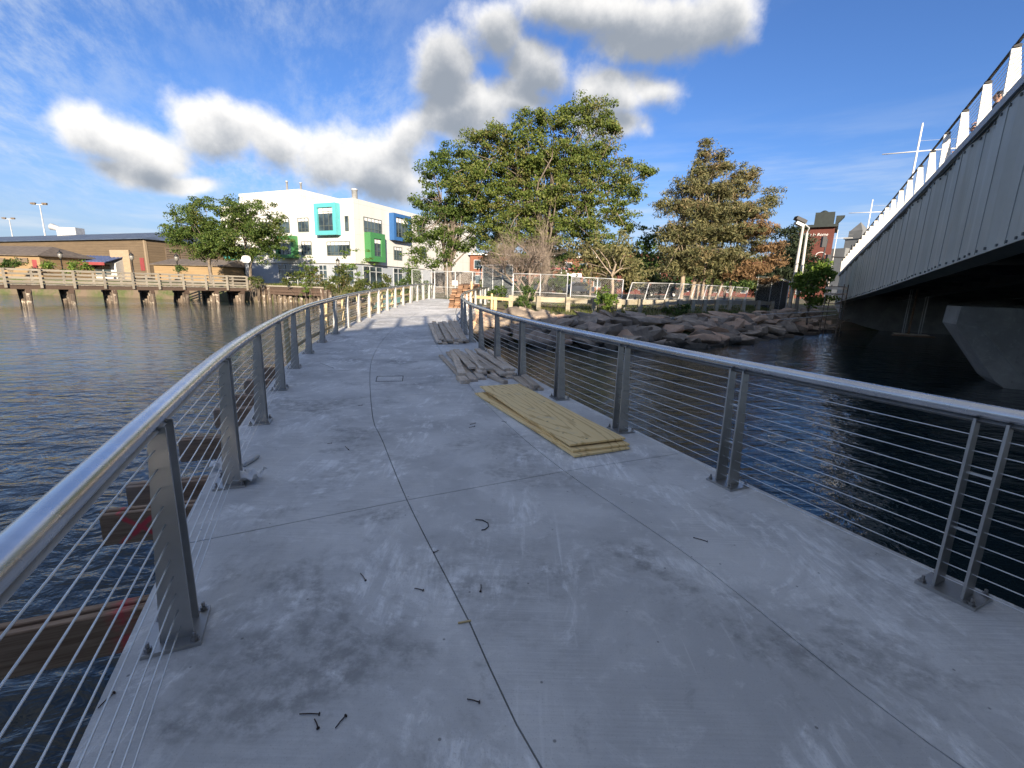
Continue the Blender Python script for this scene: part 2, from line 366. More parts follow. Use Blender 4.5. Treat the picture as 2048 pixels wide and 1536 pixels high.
def stone():
    m, t, b = new_mat('riprap_granite'); co = obj_co(t)
    n1 = t.noise(co, 2.6, 6, .65, .4); n2 = t.noise(co, 22, 5, .7)
    c = t.mix(t.smooth(n1, .3, .7), (.145, .115, .09), (.31, .25, .19))
    c = t.mix(t.math('MULTIPLY', t.smooth(obj_rand(t), .55, 1), .7), c, (.31, .185, .115))
    c = t.mix(t.smooth(n2, .55, .75, 0, .6), c, (.40, .345, .28))
    geo = t.node('ShaderNodeNewGeometry'); sp = t.node('ShaderNodeSeparateXYZ'); t.link(geo.outputs['Position'], sp.inputs[0])
    c = t.mix(t.smooth(t.math('ADD', sp.outputs[2], t.math('MULTIPLY', n1, .3)), -.62, -.38, .85, 0), c, (.022, .022, .018))  # weed and wet line left by the tide
    h = t.node('ShaderNodeHueSaturation'); t.link(c, h.inputs['Color']); t.link(t.math('MULTIPLY_ADD', obj_rand(t), 1.1, .95), h.inputs['Value'])
    t.link(h.outputs[0], b.inputs['Base Color']); b.inputs['Roughness'].default_value = .88; bump(t, b, t.math('ADD', n1, t.math('MULTIPLY', n2, .4)), .8, .05); return m
MAT['stone'] = stone()
def leaf(name, dark, light, third=None, trans=.35):
    m, t, b = new_mat(name); co = world_co(t)
    geo = t.node('ShaderNodeNewGeometry'); r = geo.outputs['Random Per Island']
    c = t.mix(t.smooth(r, 0, 1), dark, light)
    if third: c = t.mix(t.math('MULTIPLY', t.smooth(t.noise(co, .55, 4, .6), .50, .68), t.smooth(r, .15, .6)), c, third)
    b.inputs['Roughness'].default_value = .6; b.inputs['Specular IOR Level'].default_value = .25
    t.link(c, b.inputs['Base Color'])
    tr = t.node('ShaderNodeBsdfTranslucent'); t.link(c, tr.inputs[0]); mx = t.node('ShaderNodeMixShader'); mx.inputs[0].default_value = trans
    t.link(b.outputs[0], mx.inputs[1]); t.link(tr.outputs[0], mx.inputs[2]); t.link(mx.outputs[0], t.n['Material Output'].inputs[0]); return m
MAT['leaf_big'] = leaf('locust_leaf', (.065, .11, .022), (.20, .235, .055), (.23, .20, .075))
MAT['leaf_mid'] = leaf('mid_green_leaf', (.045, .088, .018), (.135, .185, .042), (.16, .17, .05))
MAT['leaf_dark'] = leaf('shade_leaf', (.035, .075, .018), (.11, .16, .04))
MAT['leaf_bright'] = leaf('young_leaf', (.075, .14, .025), (.20, .28, .05))
MAT['leaf_olive'] = leaf('shrub_leaf', (.05, .08, .02), (.14, .16, .045), (.19, .16, .06))
MAT['pine'] = leaf('pine_needles', (.075, .085, .036), (.215, .195, .085), (.27, .195, .10), .15)
MAT['pine_brown'] = leaf('browned_needles', (.16, .095, .045), (.30, .19, .095), None, .15)
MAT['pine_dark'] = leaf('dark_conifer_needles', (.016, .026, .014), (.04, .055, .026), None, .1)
MAT['juniper'] = leaf('juniper_sprays', (.09, .095, .035), (.22, .20, .085), (.24, .19, .10), .15)
MAT['grass'] = leaf('grass_blade', (.06, .10, .02), (.20, .22, .06), (.24, .20, .10))
MAT['bark'] = paint('bark', (.19, .155, .12), .9, var=.35, scale=6, bmp=.6)
MAT['barkgrey'] = paint('grey_dead_bark', (.235, .185, .145), .9, var=.3, scale=5, bmp=.4)
MAT['barkpine'] = paint('pine_bark', (.33, .26, .19), .9, var=.35, scale=5, bmp=.6)
def glass(name, tint=(.02, .03, .035)):
    m, t, b = new_mat(name); b.inputs['Base Color'].default_value = (*tint, 1); b.inputs['Roughness'].default_value = .05; b.inputs['Specular IOR Level'].default_value = .8
    n = t.noise(world_co(t), .5, 3); t.link(t.mix(t.smooth(n, .4, .6), tint, tuple(k*3 for k in tint)), b.inputs['Base Color']); return m
MAT['glass'] = glass('window_glass')
MAT['frame'] = paint('dark_window_frame', (.10, .12, .11), .5)
MAT['lightframe'] = paint('aluminium_mullion', (.45, .47, .48), .4)
MAT['white'] = paint('white_wall_panel', (.60, .59, .56), .7, var=.03, scale=.4)
MAT['whitepaint'] = paint('white_paint', (.80, .78, .74), .5, var=.05)
MAT['greywall'] = paint('grey_wall', (.34, .37, .41), .7, var=.06)
MAT['teal'] = paint('turquoise_frame', (.10, .42, .44), .5, var=.04)
MAT['blue'] = paint('blue_frame', (.03, .115, .30), .5, var=.04)
MAT['green'] = paint('green_frame', (.05, .20, .065), .5, var=.04)
MAT['tealtarp'] = paint('teal_fabric', (.12, .27, .24), .8, var=.2, scale=4)
MAT['tan'] = None
def siding(name, rgb, pitch, dk=.72):
    m, t, b = new_mat(name); co = world_co(t); sp = t.node('ShaderNodeSeparateXYZ'); t.link(co, sp.inputs[0])
    fr = t.math('FRACT', t.math('MULTIPLY', sp.outputs[2], 1/pitch)); ln = t.smooth(fr, .0, .16, 1, 0)
    n = t.noise(t.mapping(co, scale=(.4, .4, 3)), 1, 4)
    c = t.mix(t.smooth(n, .3, .7), tuple(k*.9 for k in rgb), tuple(k*1.1 for k in rgb)); c = t.mix(t.math('MULTIPLY', ln, .8), c, tuple(k*dk*.6 for k in rgb))
    t.link(c, b.inputs['Base Color']); b.inputs['Roughness'].default_value = .8; bump(t, b, fr, .5, .04); return m
MAT['tan'] = siding('tan_siding', (.15, .108, .066), .42)
MAT['yellow'] = siding('yellow_siding', (.30, .205, .105), .25, .9)
MAT['paneltan'] = wood('tan_board_wall', (.24, .175, .11), (.36, .28, .19), .1)
MAT['roofblue'] = paint('slate_blue_roof', (.075, .10, .15), .6, var=.25, scale=.6)
MAT['roofbrown'] = paint('brown_shingle_roof', (.13, .105, .085), .85, var=.25, scale=2)
MAT['louvre'] = paint('brown_louvre', (.16, .12, .085), .8)
MAT['red'] = paint('dark_red_paint', (.26, .05, .05), .6)
MAT['awning'] = paint('blue_awning', (.12, .16, .30), .6, var=.2)
MAT['metalgrey'] = paint('galvanised_steel', (.56, .565, .555), .5, .25, var=.15)
MAT['black'] = paint('black_metal', (.018, .018, .02), .5)
def brick(name, a, bb, mortar, sc=4):
    m, t, b = new_mat(name); n = t.node('ShaderNodeTexBrick'); co = obj_co(t)
    sp = t.node('ShaderNodeSeparateXYZ'); t.link(co, sp.inputs[0]); cb = t.node('ShaderNodeCombineXYZ'); t.link(t.math('ADD', sp.outputs[0], sp.outputs[1]), cb.inputs[0]); t.link(sp.outputs[2], cb.inputs[1])
    t.link(cb.outputs[0], n.inputs['Vector']); n.inputs['Scale'].default_value = sc
    n.inputs['Color1'].default_value = (*a, 1); n.inputs['Color2'].default_value = (*bb, 1); n.inputs['Mortar'].default_value = (*mortar, 1)
    t.link(t.mix(t.smooth(t.noise(co, .5, 4), .35, .7, 0, .35), n.outputs[0], tuple(k*.7 for k in a)), b.inputs['Base Color']); b.inputs['Roughness'].default_value = .9; return m
MAT['brick'] = brick('red_brick', (.115, .030, .022), (.15, .04, .028), (.12, .06, .045))
MAT['brickorange'] = brick('orange_brick', (.20, .07, .04), (.24, .09, .05), (.20, .13, .09))
MAT['towerstone'] = paint('grey_tower_stone', (.17, .175, .175), .9, var=.15, scale=.08)
MAT['copper'] = paint('dark_green_copper', (.022, .03, .027), .6, var=.2)
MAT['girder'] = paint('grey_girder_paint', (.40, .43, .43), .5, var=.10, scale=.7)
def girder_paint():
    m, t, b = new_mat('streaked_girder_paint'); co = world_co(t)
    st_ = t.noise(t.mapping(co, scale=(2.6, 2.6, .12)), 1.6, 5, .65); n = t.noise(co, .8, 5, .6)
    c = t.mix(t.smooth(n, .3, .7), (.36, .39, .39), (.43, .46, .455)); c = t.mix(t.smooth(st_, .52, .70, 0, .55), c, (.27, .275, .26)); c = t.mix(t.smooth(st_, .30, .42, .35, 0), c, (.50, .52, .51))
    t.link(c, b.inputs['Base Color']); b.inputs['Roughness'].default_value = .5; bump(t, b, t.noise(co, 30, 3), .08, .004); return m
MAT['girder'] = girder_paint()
def wall_panels():
    m, t, b = new_mat('white_wall_panels'); co = world_co(t); sp_ = t.node('ShaderNodeSeparateXYZ'); t.link(co, sp_.inputs[0])
    h_ = t.math('FRACT', t.math('MULTIPLY', sp_.outputs[2], 1/2.0)); v_ = t.math('FRACT', t.math('MULTIPLY', t.math('ADD', sp_.outputs[0], sp_.outputs[1]), 1/3.1))
    ln_ = t.math('MAXIMUM', t.smooth(h_, .015, .03, 1, 0), t.smooth(v_, .012, .025, 1, 0))
    st_ = t.noise(t.mapping(co, scale=(.8, .8, .08)), 1.5, 5, .6)
    c = t.mix(t.smooth(st_, .45, .7, 0, .5), (.60, .59, .56), (.50, .49, .46)); c = t.mix(t.math('MULTIPLY', ln_, .45), c, (.30, .30, .29))
    t.link(c, b.inputs['Base Color']); b.inputs['Roughness'].default_value = .7; return m
MAT['white'] = wall_panels()
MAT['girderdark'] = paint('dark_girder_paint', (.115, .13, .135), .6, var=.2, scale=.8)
MAT['girderseam'] = paint('girder_seam_paint', (.30, .325, .33), .6)
MAT['kerbpaint'] = paint('pale_blue_grey_kerb', (.40, .45, .53), .6, var=.08)
MAT['postwhite'] = paint('white_bridge_post', (.80, .77, .70), .55, var=.05, scale=3)
MAT['rust'] = paint('rusty_scaffold_tube', (.20, .15, .11), .7, var=.4, scale=6)
MAT['asphalt'] = paint('asphalt', (.05, .05, .05), .9)
MAT['skin'] = paint('skin', (.46, .26, .18), .55, var=.08, bmp=0)
MAT['hair'] = paint('black_hair', (.015, .012, .01), .5, bmp=0)
MAT['cloth_black'] = paint('black_cloth', (.02, .02, .022), .9, bmp=0)
MAT['cloth_white'] = paint('white_cloth', (.80, .80, .80), .9, var=.1, bmp=.3)
MAT['courtgreen'] = paint('court_green', (.09, .15, .12), .8)

# ------------------------------------------------------------------ terrain and water
WATER = -.9
SHX = [-400, -60, -30.5, -23, -20, -16.7, -14, -10, -6.5, -4, -2, -.8, .6, 2, 4.9, 9, 13.2, 19, 22.4, 26, 40, 400]
SHY = [56, 55, 53, 52, 49.5, 46.5, 44, 37, 29.5, 24.5, 21.0, 19.9, 19.7, 19.6, 19.7, 21.6, 25.2, 30.2, 33.0, 35, 37, 40]
def yw(x): return float(np.interp(x, SHX, SHY))
def gz(x, y):
    d = y-yw(x)
    if x < -22.6: return float(np.interp(d, [-6, -.4, 0, 1.2, 6, 30, 400], [-3, -2.5, .9, .95, 1.05, 1.2, 1.6]))
    wall = .0
    return float(np.interp(d, [-6, -1.5, 0, 2.6, 4.2, 7, 30, 400], [-3, -1.9, -.95, .15, .40, .62, .95, 1.6]))
xs = np.concatenate([np.linspace(-400, -70, 12), np.linspace(-60, -25, 20), np.linspace(-24, 42, 133), np.linspace(50, 400, 12)])
ds = np.concatenate([[-6, -3, -1.5, -.4, 0], np.linspace(.4, 8, 26), np.linspace(9, 40, 24), [55, 80, 120, 200, 330, 600, 1200, 2500]])
tv = []; rr = random.Random(11)
for x in xs:
    for d in ds:
        y = yw(x)+d; z = gz(x, y)+(rr.uniform(-.04, .04) if 0 < d < 60 else 0); tv.append((x, y, z))
nd = len(ds); tf = np.array([(i*nd+j, (i+1)*nd+j, (i+1)*nd+j+1, i*nd+j+1) for i in range(len(xs)-1) for j in range(nd-1)])
tag(mesh_obj('ground', tv, tf, MAT['ground'], smooth=True), kind='structure')
wm = MB(); wm.add([(-900, -500, WATER), (900, -500, WATER), (900, 64, WATER), (-900, 64, WATER)], [(0, 1, 2, 3)])
tag(wm.build('water', MAT['water']), kind='structure')
bm_ = MB(); bm_.add([(-900, -500, -3.2), (900, -500, -3.2), (900, 70, -3.2), (-900, 70, -3.2)], [(0, 1, 2, 3)])
tag(bm_.build('harbour_bed', MAT['ground']), kind='structure')

# ------------------------------------------------------------------ walkway
def zdeck(y):
    a = min(max(y-6, 0), 8); b = min(max(y-14, 0), 14); c_ = min(max(y-28, 0), 5)
    return .03*(a*a/16)+.03*b+.03*(c_-c_*c_/10)
LP = [(1.9, -4.6), (.9, -2.9), (.02, -1.25), (-.74, .26), (-1.48, 1.80), (-2.20, 3.38), (-2.85, 4.98), (-3.46, 6.62), (-4.04, 8.30), (-4.53, 9.98), (-4.92, 11.65), (-5.22, 13.3), (-5.46, 14.95), (-5.65, 16.6), (-5.80, 18.3), (-5.92, 20.0), (-6.01, 21.7), (-6.07, 23.4), (-6.10, 25.2), (-6.10, 27), (-6.08, 28.8), (-6.03, 30.5), (-5.98, 32.2), (-5.95, 34)]
RP = [(6.4, -3.2), (5.0, -1.4), (3.90, .05), (3.14, 1.05), (2.48, 2.24), (1.85, 3.62), (1.26, 5.05), (.69, 6.52), (.16, 8.02), (-.34, 9.52), (-.79, 11.0), (-1.18, 12.5), (-1.50, 14.0), (-1.76, 15.5), (-1.95, 17.0), (-2.06, 18.6), (-2.10, 20.2), (-2.08, 21.8), (-1.98, 23.4), (-1.84, 25), (-1.7, 26.6), (-1.6, 28.2), (-1.55, 31), (-1.5, 34)]
J1P = [(3.7, -3.9), (2.3, -2.1), (1.15, -.45), (.14, 1.23), (-.17, 1.9), (-.77, 3.16), (-1.34, 4.49), (-1.72, 5.39), (-2.66, 8.3), (-3.2, 10.4), (-3.62, 12.6), (-3.95, 15.0), (-4.2, 18), (-4.45, 22), (-4.55, 26), (-4.5, 30), (-4.45, 34.2)]
J2P = [(5.0, -3.2), (3.7, -1.6), (2.45, .05), (1.62, 1.27), (1.14, 2.5), (.49, 3.81), (.0, 5.05), (-.49, 6.55), (-1.35, 9.43), (-1.95, 11.6), (-2.35, 13.2), (-2.72, 15.2), (-3.05, 18), (-3.2, 21.5), (-3.15, 25), (-3.05, 30), (-3.0, 34.2)]
LPc, RPc = catmull(LP), catmull(RP)
EL, ER = Path(offset_path(LPc, -.22)), Path(offset_path(RPc, .20))
J1, J2 = Path(catmull(J1P)), Path(catmull(J2P))
def s_at_y(path, y): return float(np.interp(y, path.p[:, 1], path.s))
C4 = [EL, J1, J2, ER]; y1 = [2.47, 3.16, 3.80, 4.36]; y2 = [5.75, 6.27, 6.82, 7.22]
s1 = [s_at_y(p, y) for p, y in zip(C4, y1)]; st = [s_at_y(p, y)-a for p, y, a in zip(C4, y2, s1)]
NR = 8
def row_s(c_, k):
    if k <= 1: return s1[c_]+st[c_]*k
    sA = s1[c_]+st[c_]; sB = s_at_y(C4[c_], 33.9); return sA+(sB-sA)*(k-1)/NR
wk = empty('walkway', (-2, 10, 0), kind='structure')
base = MB(); NB = 90
prof = []
for i in range(NB+1):
    a = EL.at(EL.L*i/NB); b = ER.at(ER.L*i/NB); za, zb = zdeck(a[1]), zdeck(b[1]); prof.append((a, b, za, zb))
V = []
for a, b, za, zb in prof: V += [(a[0], a[1], za-.03), (b[0], b[1], zb-.03), (b[0], b[1], zb-.30), (a[0], a[1], za-.30)]
Fq = [(4*i+k, 4*i+(k+1) % 4, 4*i+4+(k+1) % 4, 4*i+4+k) for i in range(NB) for k in range(4)]
base.add(V, Fq); base.build('deck_body', MAT['conc'], wk)
GAP = .004
for k in range(-2, NR+1):
    for c_ in range(3):
        A, B = C4[c_], C4[c_+1]; n, m = 12, 5; V = []; 
        for i in range(n+1):
            f = i/n; ga = GAP/3.4
            f2 = ga+(1-2*ga)*f
            a = A.at(row_s(c_, k)+(row_s(c_, k+1)-row_s(c_, k))*f2); b = B.at(row_s(c_+1, k)+(row_s(c_+1, k+1)-row_s(c_+1, k))*f2)
            w = np.linalg.norm(b-a); gw = GAP/max(w, .1)
            lo_, hi_ = (0 if c_ == 0 else gw), (1 if c_ == 2 else 1-gw)
            for j in range(m+1):
                p = a+(b-a)*(lo_+(hi_-lo_)*j/m); V.append((p[0], p[1], zdeck(p[1])))
        top = [(i*(m+1)+j, (i+1)*(m+1)+j, (i+1)*(m+1)+j+1, i*(m+1)+j+1)[::-1] for i in range(n) for j in range(m)]
        ring = [i*(m+1) for i in range(n+1)]+[n*(m+1)+j for j in range(1, m+1)]+[i*(m+1)+m for i in range(n-1, -1, -1)]+[j for j in range(m-1, 0, -1)]
        nb = len(V); V += [(V[r][0], V[r][1], V[r][2]-.035) for r in ring]
        nr = len(ring); F = top+[(ring[i], ring[(i+1) % nr], nb+(i+1) % nr, nb+i)[::-1] for i in range(nr)]
        MB().add(V, F).build('slab', MAT['deck'], wk)
# cut outline of an access cover in the middle lane
hp = [(-2.36, 7.74), (-1.93, 7.84), (-1.84, 7.42), (-2.26, 7.33)]
for i in range(4):
    a, b = np.array(hp[i]), np.array(hp[(i+1) % 4]); MB().bar((*a, zdeck(a[1])+.002), (*b, zdeck(b[1])+.002), .012, .005).build('cover_joint', MAT['joint'], wk)
for s_ in np.linspace(2, 30, 9):
    a, b = EL.at(s_), ER.at(s_)
    for f in (.12, .88):
        p = a+(b-a)*f; MB().lathe((p[0], p[1], -3.1), [(.2, 0), (.2, 2.8+zdeck(p[1]))], 12).build('support_pile', MAT['conc'], wk, True)
    MB().bar((*a+(b-a)*.04, zdeck(a[1])-.42), (*a+(b-a)*.96, zdeck(b[1])-.42), .35, .22).build('pile_cap', MAT['conc'], wk)

# ------------------------------------------------------------------ railings
RAILZ, NCAB = 1.04, 11
def railing(pts, inner, label, skip_end=0):
    pts = pts[:len(pts)-skip_end]
    cv = Path(catmull(pts, 8)); o0 = pts[4]
    t_ = empty('railing', (o0[0], o0[1], zdeck(o0[1])), label, 'railing')
    path = [(p[0], p[1], zdeck(p[1])+RAILZ) for p in cv.p]
    MB().tube(path, .042, 14, True, 1.0, .92).build('handrail', MAT['rail'], t_, True)
    MB().tube([(x, y, z-.052) for x, y, z in path], .03, 4, True, .9, .5).build('under_bar', MAT['post'], t_)
    for k in range(NCAB):
        zz = .075+.083*k
        MB().tube([(p[0], p[1], zdeck(p[1])+zz) for p in cv.p], .0034, 5).build('cable', MAT['cable'], t_, True)
    for i, p in enumerate(pts):
        p = np.array(p); j = int(np.argmin(np.linalg.norm(cv.p-p, axis=1))); tg = cv.tan(cv.s[j]); inn = np.array([tg[1], -tg[0]])*inner; zb = zdeck(p[1])
        mb = MB()
        for sgn in (-1, 1):
            c0 = p+tg*.062*sgn; q = lambda d, z, e: (*(c0+inn*d+tg*e), zb+z)
            T2 = .0065; i0, o_b, o_t = .045, -.08, -.018
            mb.hexa([q(i0, .018, -T2), q(i0, .018, T2), q(o_b, .018, T2), q(o_b, .018, -T2), q(i0, 1.0, -T2), q(i0, 1.0, T2), q(o_t, 1.0, T2), q(o_t, 1.0, -T2)])
        po = mb.build('post', MAT['post'], t_)
        X, Y = np.array([*tg, 0]), np.array([*inn, 0])
        ctr = np.array([*(p-inn*.028), zb])
        MB().box(ctr+[0, 0, .009], (.26, .22, .018), (X, Y, (0, 0, 1))).build('base_plate', MAT['post'], po)
        for a in (-1, 1):
            for b in (-1, 1):
                c0 = ctr+X*a*.105+Y*b*.085; ps = [(.021, .018), (.021, .022), (.015, .022), (.015, .036), (.008, .036), (.008, .056), (.006, .058)]
                MB().lathe(c0, ps, 6).build('anchor_bolt', MAT['bolt'], po)
        for zz in (.38, .70):
            MB().bar((*(p-tg*.06), zb+zz), (*(p+tg*.06), zb+zz), .012, .012).build('spacer', MAT['cable'], po)
    return t_
railing(LP, 1, 'long stainless cable railing along the left, open water side of the walkway')
railing(RP[:22], -1, 'curving stainless cable railing along the right side between walkway and bridge')
# ------------------------------------------------------------------ road bridge on the right
BT = R_(31); bt = np.array([math.sin(BT), math.cos(BT), 0]); bn = np.array([math.cos(BT), -math.sin(BT), 0]); B0 = np.array([8.9, 9.0, 0])
S_KEY = [-60, -40, -28, -15, -5, 0, 7.4, 15, 23.4, 33.6, 46]
ZT = [5.8, 6.85, 7.05, 6.52, 5.72, 5.30, 4.74, 4.28, 3.84, 3.20, 2.45]; ZB = [2.4, 3.3, 3.5, 3.1, 2.68, 2.44, 2.06, 1.72, 1.40, .98, .5]
def ztop(s): return float(np.interp(s, S_KEY, ZT))
def zbot(s): return float(np.interp(s, S_KEY, ZB))
_ss = np.linspace(-60, 46, 300)
def smooth_tab(tab):
    y = np.interp(_ss, S_KEY, tab); k = np.ones(25)/25; yp = np.concatenate([np.full(12, y[0]), y, np.full(12, y[-1])]); return np.convolve(yp, k, 'valid')
_zt, _zb = smooth_tab(ZT), smooth_tab(ZB)
def ztop(s): return float(np.interp(s, _ss, _zt))
def zbot(s): return float(np.interp(s, _ss, _zb))
def bp(s, off, z): p = B0+bt*s+bn*off; return np.array([p[0], p[1], z])
BW, S0, S1 = 20.0, -52, 33.2
bridge = empty('road_bridge', bp(S1, 0, ztop(S1)), 'grey steel girder road bridge with white railing posts, overhead on the right', 'bridge')
# corrugated outer web: flats and slopes in turn
def web_offs(s):
    p = (s % 2.6)/2.6
    return 0 if p < .36 else (p-.36)/.14*.05 if p < .5 else .05 if p < .86 else .05*(1-(p-.86)/.14)
def girder(off, sgn, name, mat):
    brk = []
    s = math.floor(S0/2.6)*2.6
    while s < S1:
        for f in (0, .36, .5, .86): brk.append(s+2.6*f)
        s += 2.6
    brk = [b for b in brk if S0 < b < S1]; brk = [S0]+brk+[S1]
    fine = []
    for a, b in zip(brk, brk[1:]): fine += [a]
    fine.append(S1); V = []; F = []
    for s in fine:
        w = web_offs(s)
        V += [bp(s, off+sgn*w, zbot(s)+.03), bp(s, off+sgn*w, ztop(s)), bp(s, off+sgn*(w+.03), ztop(s)), bp(s, off+sgn*(w+.03), zbot(s)+.03)]
    for i in range(len(fine)-1):
        for k in range(4): F.append((4*i+k, 4*i+(k+1) % 4, 4*i+4+(k+1) % 4, 4*i+4+k))
    F += [(0, 1, 2, 3), tuple(4*(len(fine)-1)+k for k in (3, 2, 1, 0))]
    return MB().add(V, F).build(name, mat, bridge)
def sweep(name, mat, section, parent, a=S0, b=S1, n=60):   # section: (offset, dz) corners; dz taken from 't'op or 'b'ottom
    V = []; m = len(section)
    for i in range(n+1):
        s = a+(b-a)*i/n
        for off, ref, dz in section: V.append(bp(s, off, (ztop(s) if ref == 't' else zbot(s))+dz))
    F = [(m*i+k, m*i+(k+1) % m, m*i+m+(k+1) % m, m*i+m+k) for i in range(n) for k in range(m)]+[tuple(range(m)), tuple(n*m+k for k in range(m))[::-1]]
    return MB().add(V, F).build(name, mat, parent)
web = girder(0, 1, 'girder_web', MAT['girder'])
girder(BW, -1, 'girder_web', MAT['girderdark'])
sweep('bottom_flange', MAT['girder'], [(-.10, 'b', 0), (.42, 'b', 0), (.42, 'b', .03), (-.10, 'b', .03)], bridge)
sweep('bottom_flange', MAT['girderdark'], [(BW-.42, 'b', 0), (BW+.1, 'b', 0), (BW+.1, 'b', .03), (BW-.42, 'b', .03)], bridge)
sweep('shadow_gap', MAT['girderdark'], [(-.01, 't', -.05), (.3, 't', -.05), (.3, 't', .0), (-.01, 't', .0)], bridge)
sweep('kerb', MAT['kerbpaint'], [(-.06, 't', .0), (.35, 't', .0), (.35, 't', .17), (-.06, 't', .17)], bridge)
sweep('kerb', MAT['kerbpaint'], [(BW-.35, 't', .0), (BW+.1, 't', .0), (BW+.1, 't', .17), (BW-.35, 't', .17)], bridge)
sweep('road_deck', MAT['asphalt'], [(.35, 't', -.25), (BW-.35, 't', -.25), (BW-.35, 't', .10), (.35, 't', .10)], bridge)
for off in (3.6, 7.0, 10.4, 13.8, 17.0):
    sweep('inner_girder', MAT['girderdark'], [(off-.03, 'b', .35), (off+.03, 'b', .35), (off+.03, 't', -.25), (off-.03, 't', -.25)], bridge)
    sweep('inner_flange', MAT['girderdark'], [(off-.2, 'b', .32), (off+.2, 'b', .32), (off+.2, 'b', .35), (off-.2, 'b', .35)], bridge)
for s in np.arange(-6, S1-1, 3.2):
    for dz in (.62, 1.5):
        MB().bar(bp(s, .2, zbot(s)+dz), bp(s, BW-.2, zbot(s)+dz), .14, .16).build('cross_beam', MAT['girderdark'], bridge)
bo = MB()
for s in np.arange(-3, S1, .42):
    for dz in (.13,): bo.box(bp(s, web_offs(s)-.012, zbot(s)+dz), (.05, .035, .05), (bt, bn, (0, 0, 1)))
    bo.box(bp(s, web_offs(s)-.012, ztop(s)-.12), (.05, .035, .05), (bt, bn, (0, 0, 1)))
tag(bo.build('bolt_rows', MAT['girderdark'], bridge), kind='stuff')
for s in np.arange(-2.6*1, S1, 2.6):
    for f in (.18, .68):
        q = s+2.6*f
        if q < S1: MB().bar(bp(q, web_offs(q)-.006, zbot(q)+.05), bp(q, web_offs(q)-.006, ztop(q)-.02), .012, .012, bt).build('weld_seam', MAT['girderseam'], bridge)
# parapet railing: white tapering plates, dark top rail, thin cables
for s in np.arange(1.08-1.45*24, S1+.4, 1.45):
    z0 = ztop(s)+.17; q = lambda o, z, e: bp(s+e, o, z0+z)
    MB().hexa([q(.02, 0, -.03), q(.28, 0, -.03), q(.28, 0, .03), q(.02, 0, .03), q(-.02, .98, -.03), q(.11, .98, -.03), q(.11, .98, .03), q(-.02, .98, .03)]).build('railing_post', MAT['postwhite'], bridge)
    MB().box(bp(s, .05, z0+1.0), (.12, .11, .05), (bt, bn, (0, 0, 1))).build('post_cap', MAT['black'], bridge)
ssr = np.linspace(-33.2, S1, 50)
MB().tube([bp(s, .05, ztop(s)+.17+1.05) for s in ssr], .032, 8).build('top_rail', MAT['black'], bridge, True)
for k in range(9): MB().tube([bp(s, .07, ztop(s)+.17+.10+.10*k) for s in ssr], .006, 4).build('parapet_cable', MAT['metalgrey'], bridge)
for s in np.arange(-31.7, S1, 2.9):
    z0 = ztop(s)+.17; q = lambda o, z, e: bp(s+e, BW+o, z0+z)
    MB().hexa([q(-.28, 0, -.03), q(-.02, 0, -.03), q(-.02, 0, .03), q(-.28, 0, .03), q(-.11, .98, -.03), q(.02, .98, -.03), q(.02, .98, .03), q(-.11, .98, .03)]).build('railing_post', MAT['postwhite'], bridge)
# abutment at the shore end
ab = MB(); q = lambda s, o, z: bp(s, o, z)
ab.hexa([q(S1-.4, .5, -1.6), q(S1-.4, BW-.5, -1.6), q(S1+7, BW-.5, -1.6), q(S1+7, .5, -1.6), q(S1-.4, .5, ztop(S1)-.05), q(S1-.4, BW-.5, ztop(S1)-.05), q(S1+7, BW-.5, ztop(S1+6)), q(S1+7, .5, ztop(S1+6))])
ab.build('abutment', MAT['conc'], bridge)
# concrete pier with a flared head
PS = 6.4
def pp(s, off, z): return bp(s, off-3.0+.0066, z)
pr = [(4.36, 1.42), (4.34, .88), (5.45, -.70), (6.3, -1.4), (6.3, -3.1), (19.9, -3.1), (19.9, -1.4), (20.75, -.7), (21.85, .88), (21.83, 1.42)]
pier_c = empty('bridge_pier', pp(PS+.7, 9.6, -1.5), 'grey concrete bridge pier with flared tapering ends, standing in dark water', 'pier')
MB().prism([pp(PS, o, z) for o, z in pr], bt*1.5).build('pier_body', MAT['conc'], pier_c)
ins = [(4.75, .98), (5.0, 1.02), (21.1, 1.02), (21.4, .95), (20.3, -.45), (20.0, -.52), (6.2, -.52), (5.95, -.45)]
for sgn, s_ in ((-1, PS), (1, PS+1.5)):
    loop = [pp(s_+sgn*.012, o, z) for o, z in ins]
    for i in range(len(loop)): MB().bar(loop[i], loop[(i+1) % len(loop)], .05, .05, bt).build('reveal_line', MAT['conc'], pier_c)
MB().box(pp(PS+.75, 9.6, -2.5), (2.6, 9.5, 1.4), (bt, bn, (0, 0, 1))).build('footing', MAT['conc'], pier_c)
for o in (5.0, 9.4, 14.0): MB().box(pp(PS+.75, o+1.5, (1.42+zbot(PS)+.3)/2), (.7, .6, zbot(PS)+.3-1.42), (bt, bn, (0, 0, 1))).build('bearing_block', MAT['conc'], pier_c)
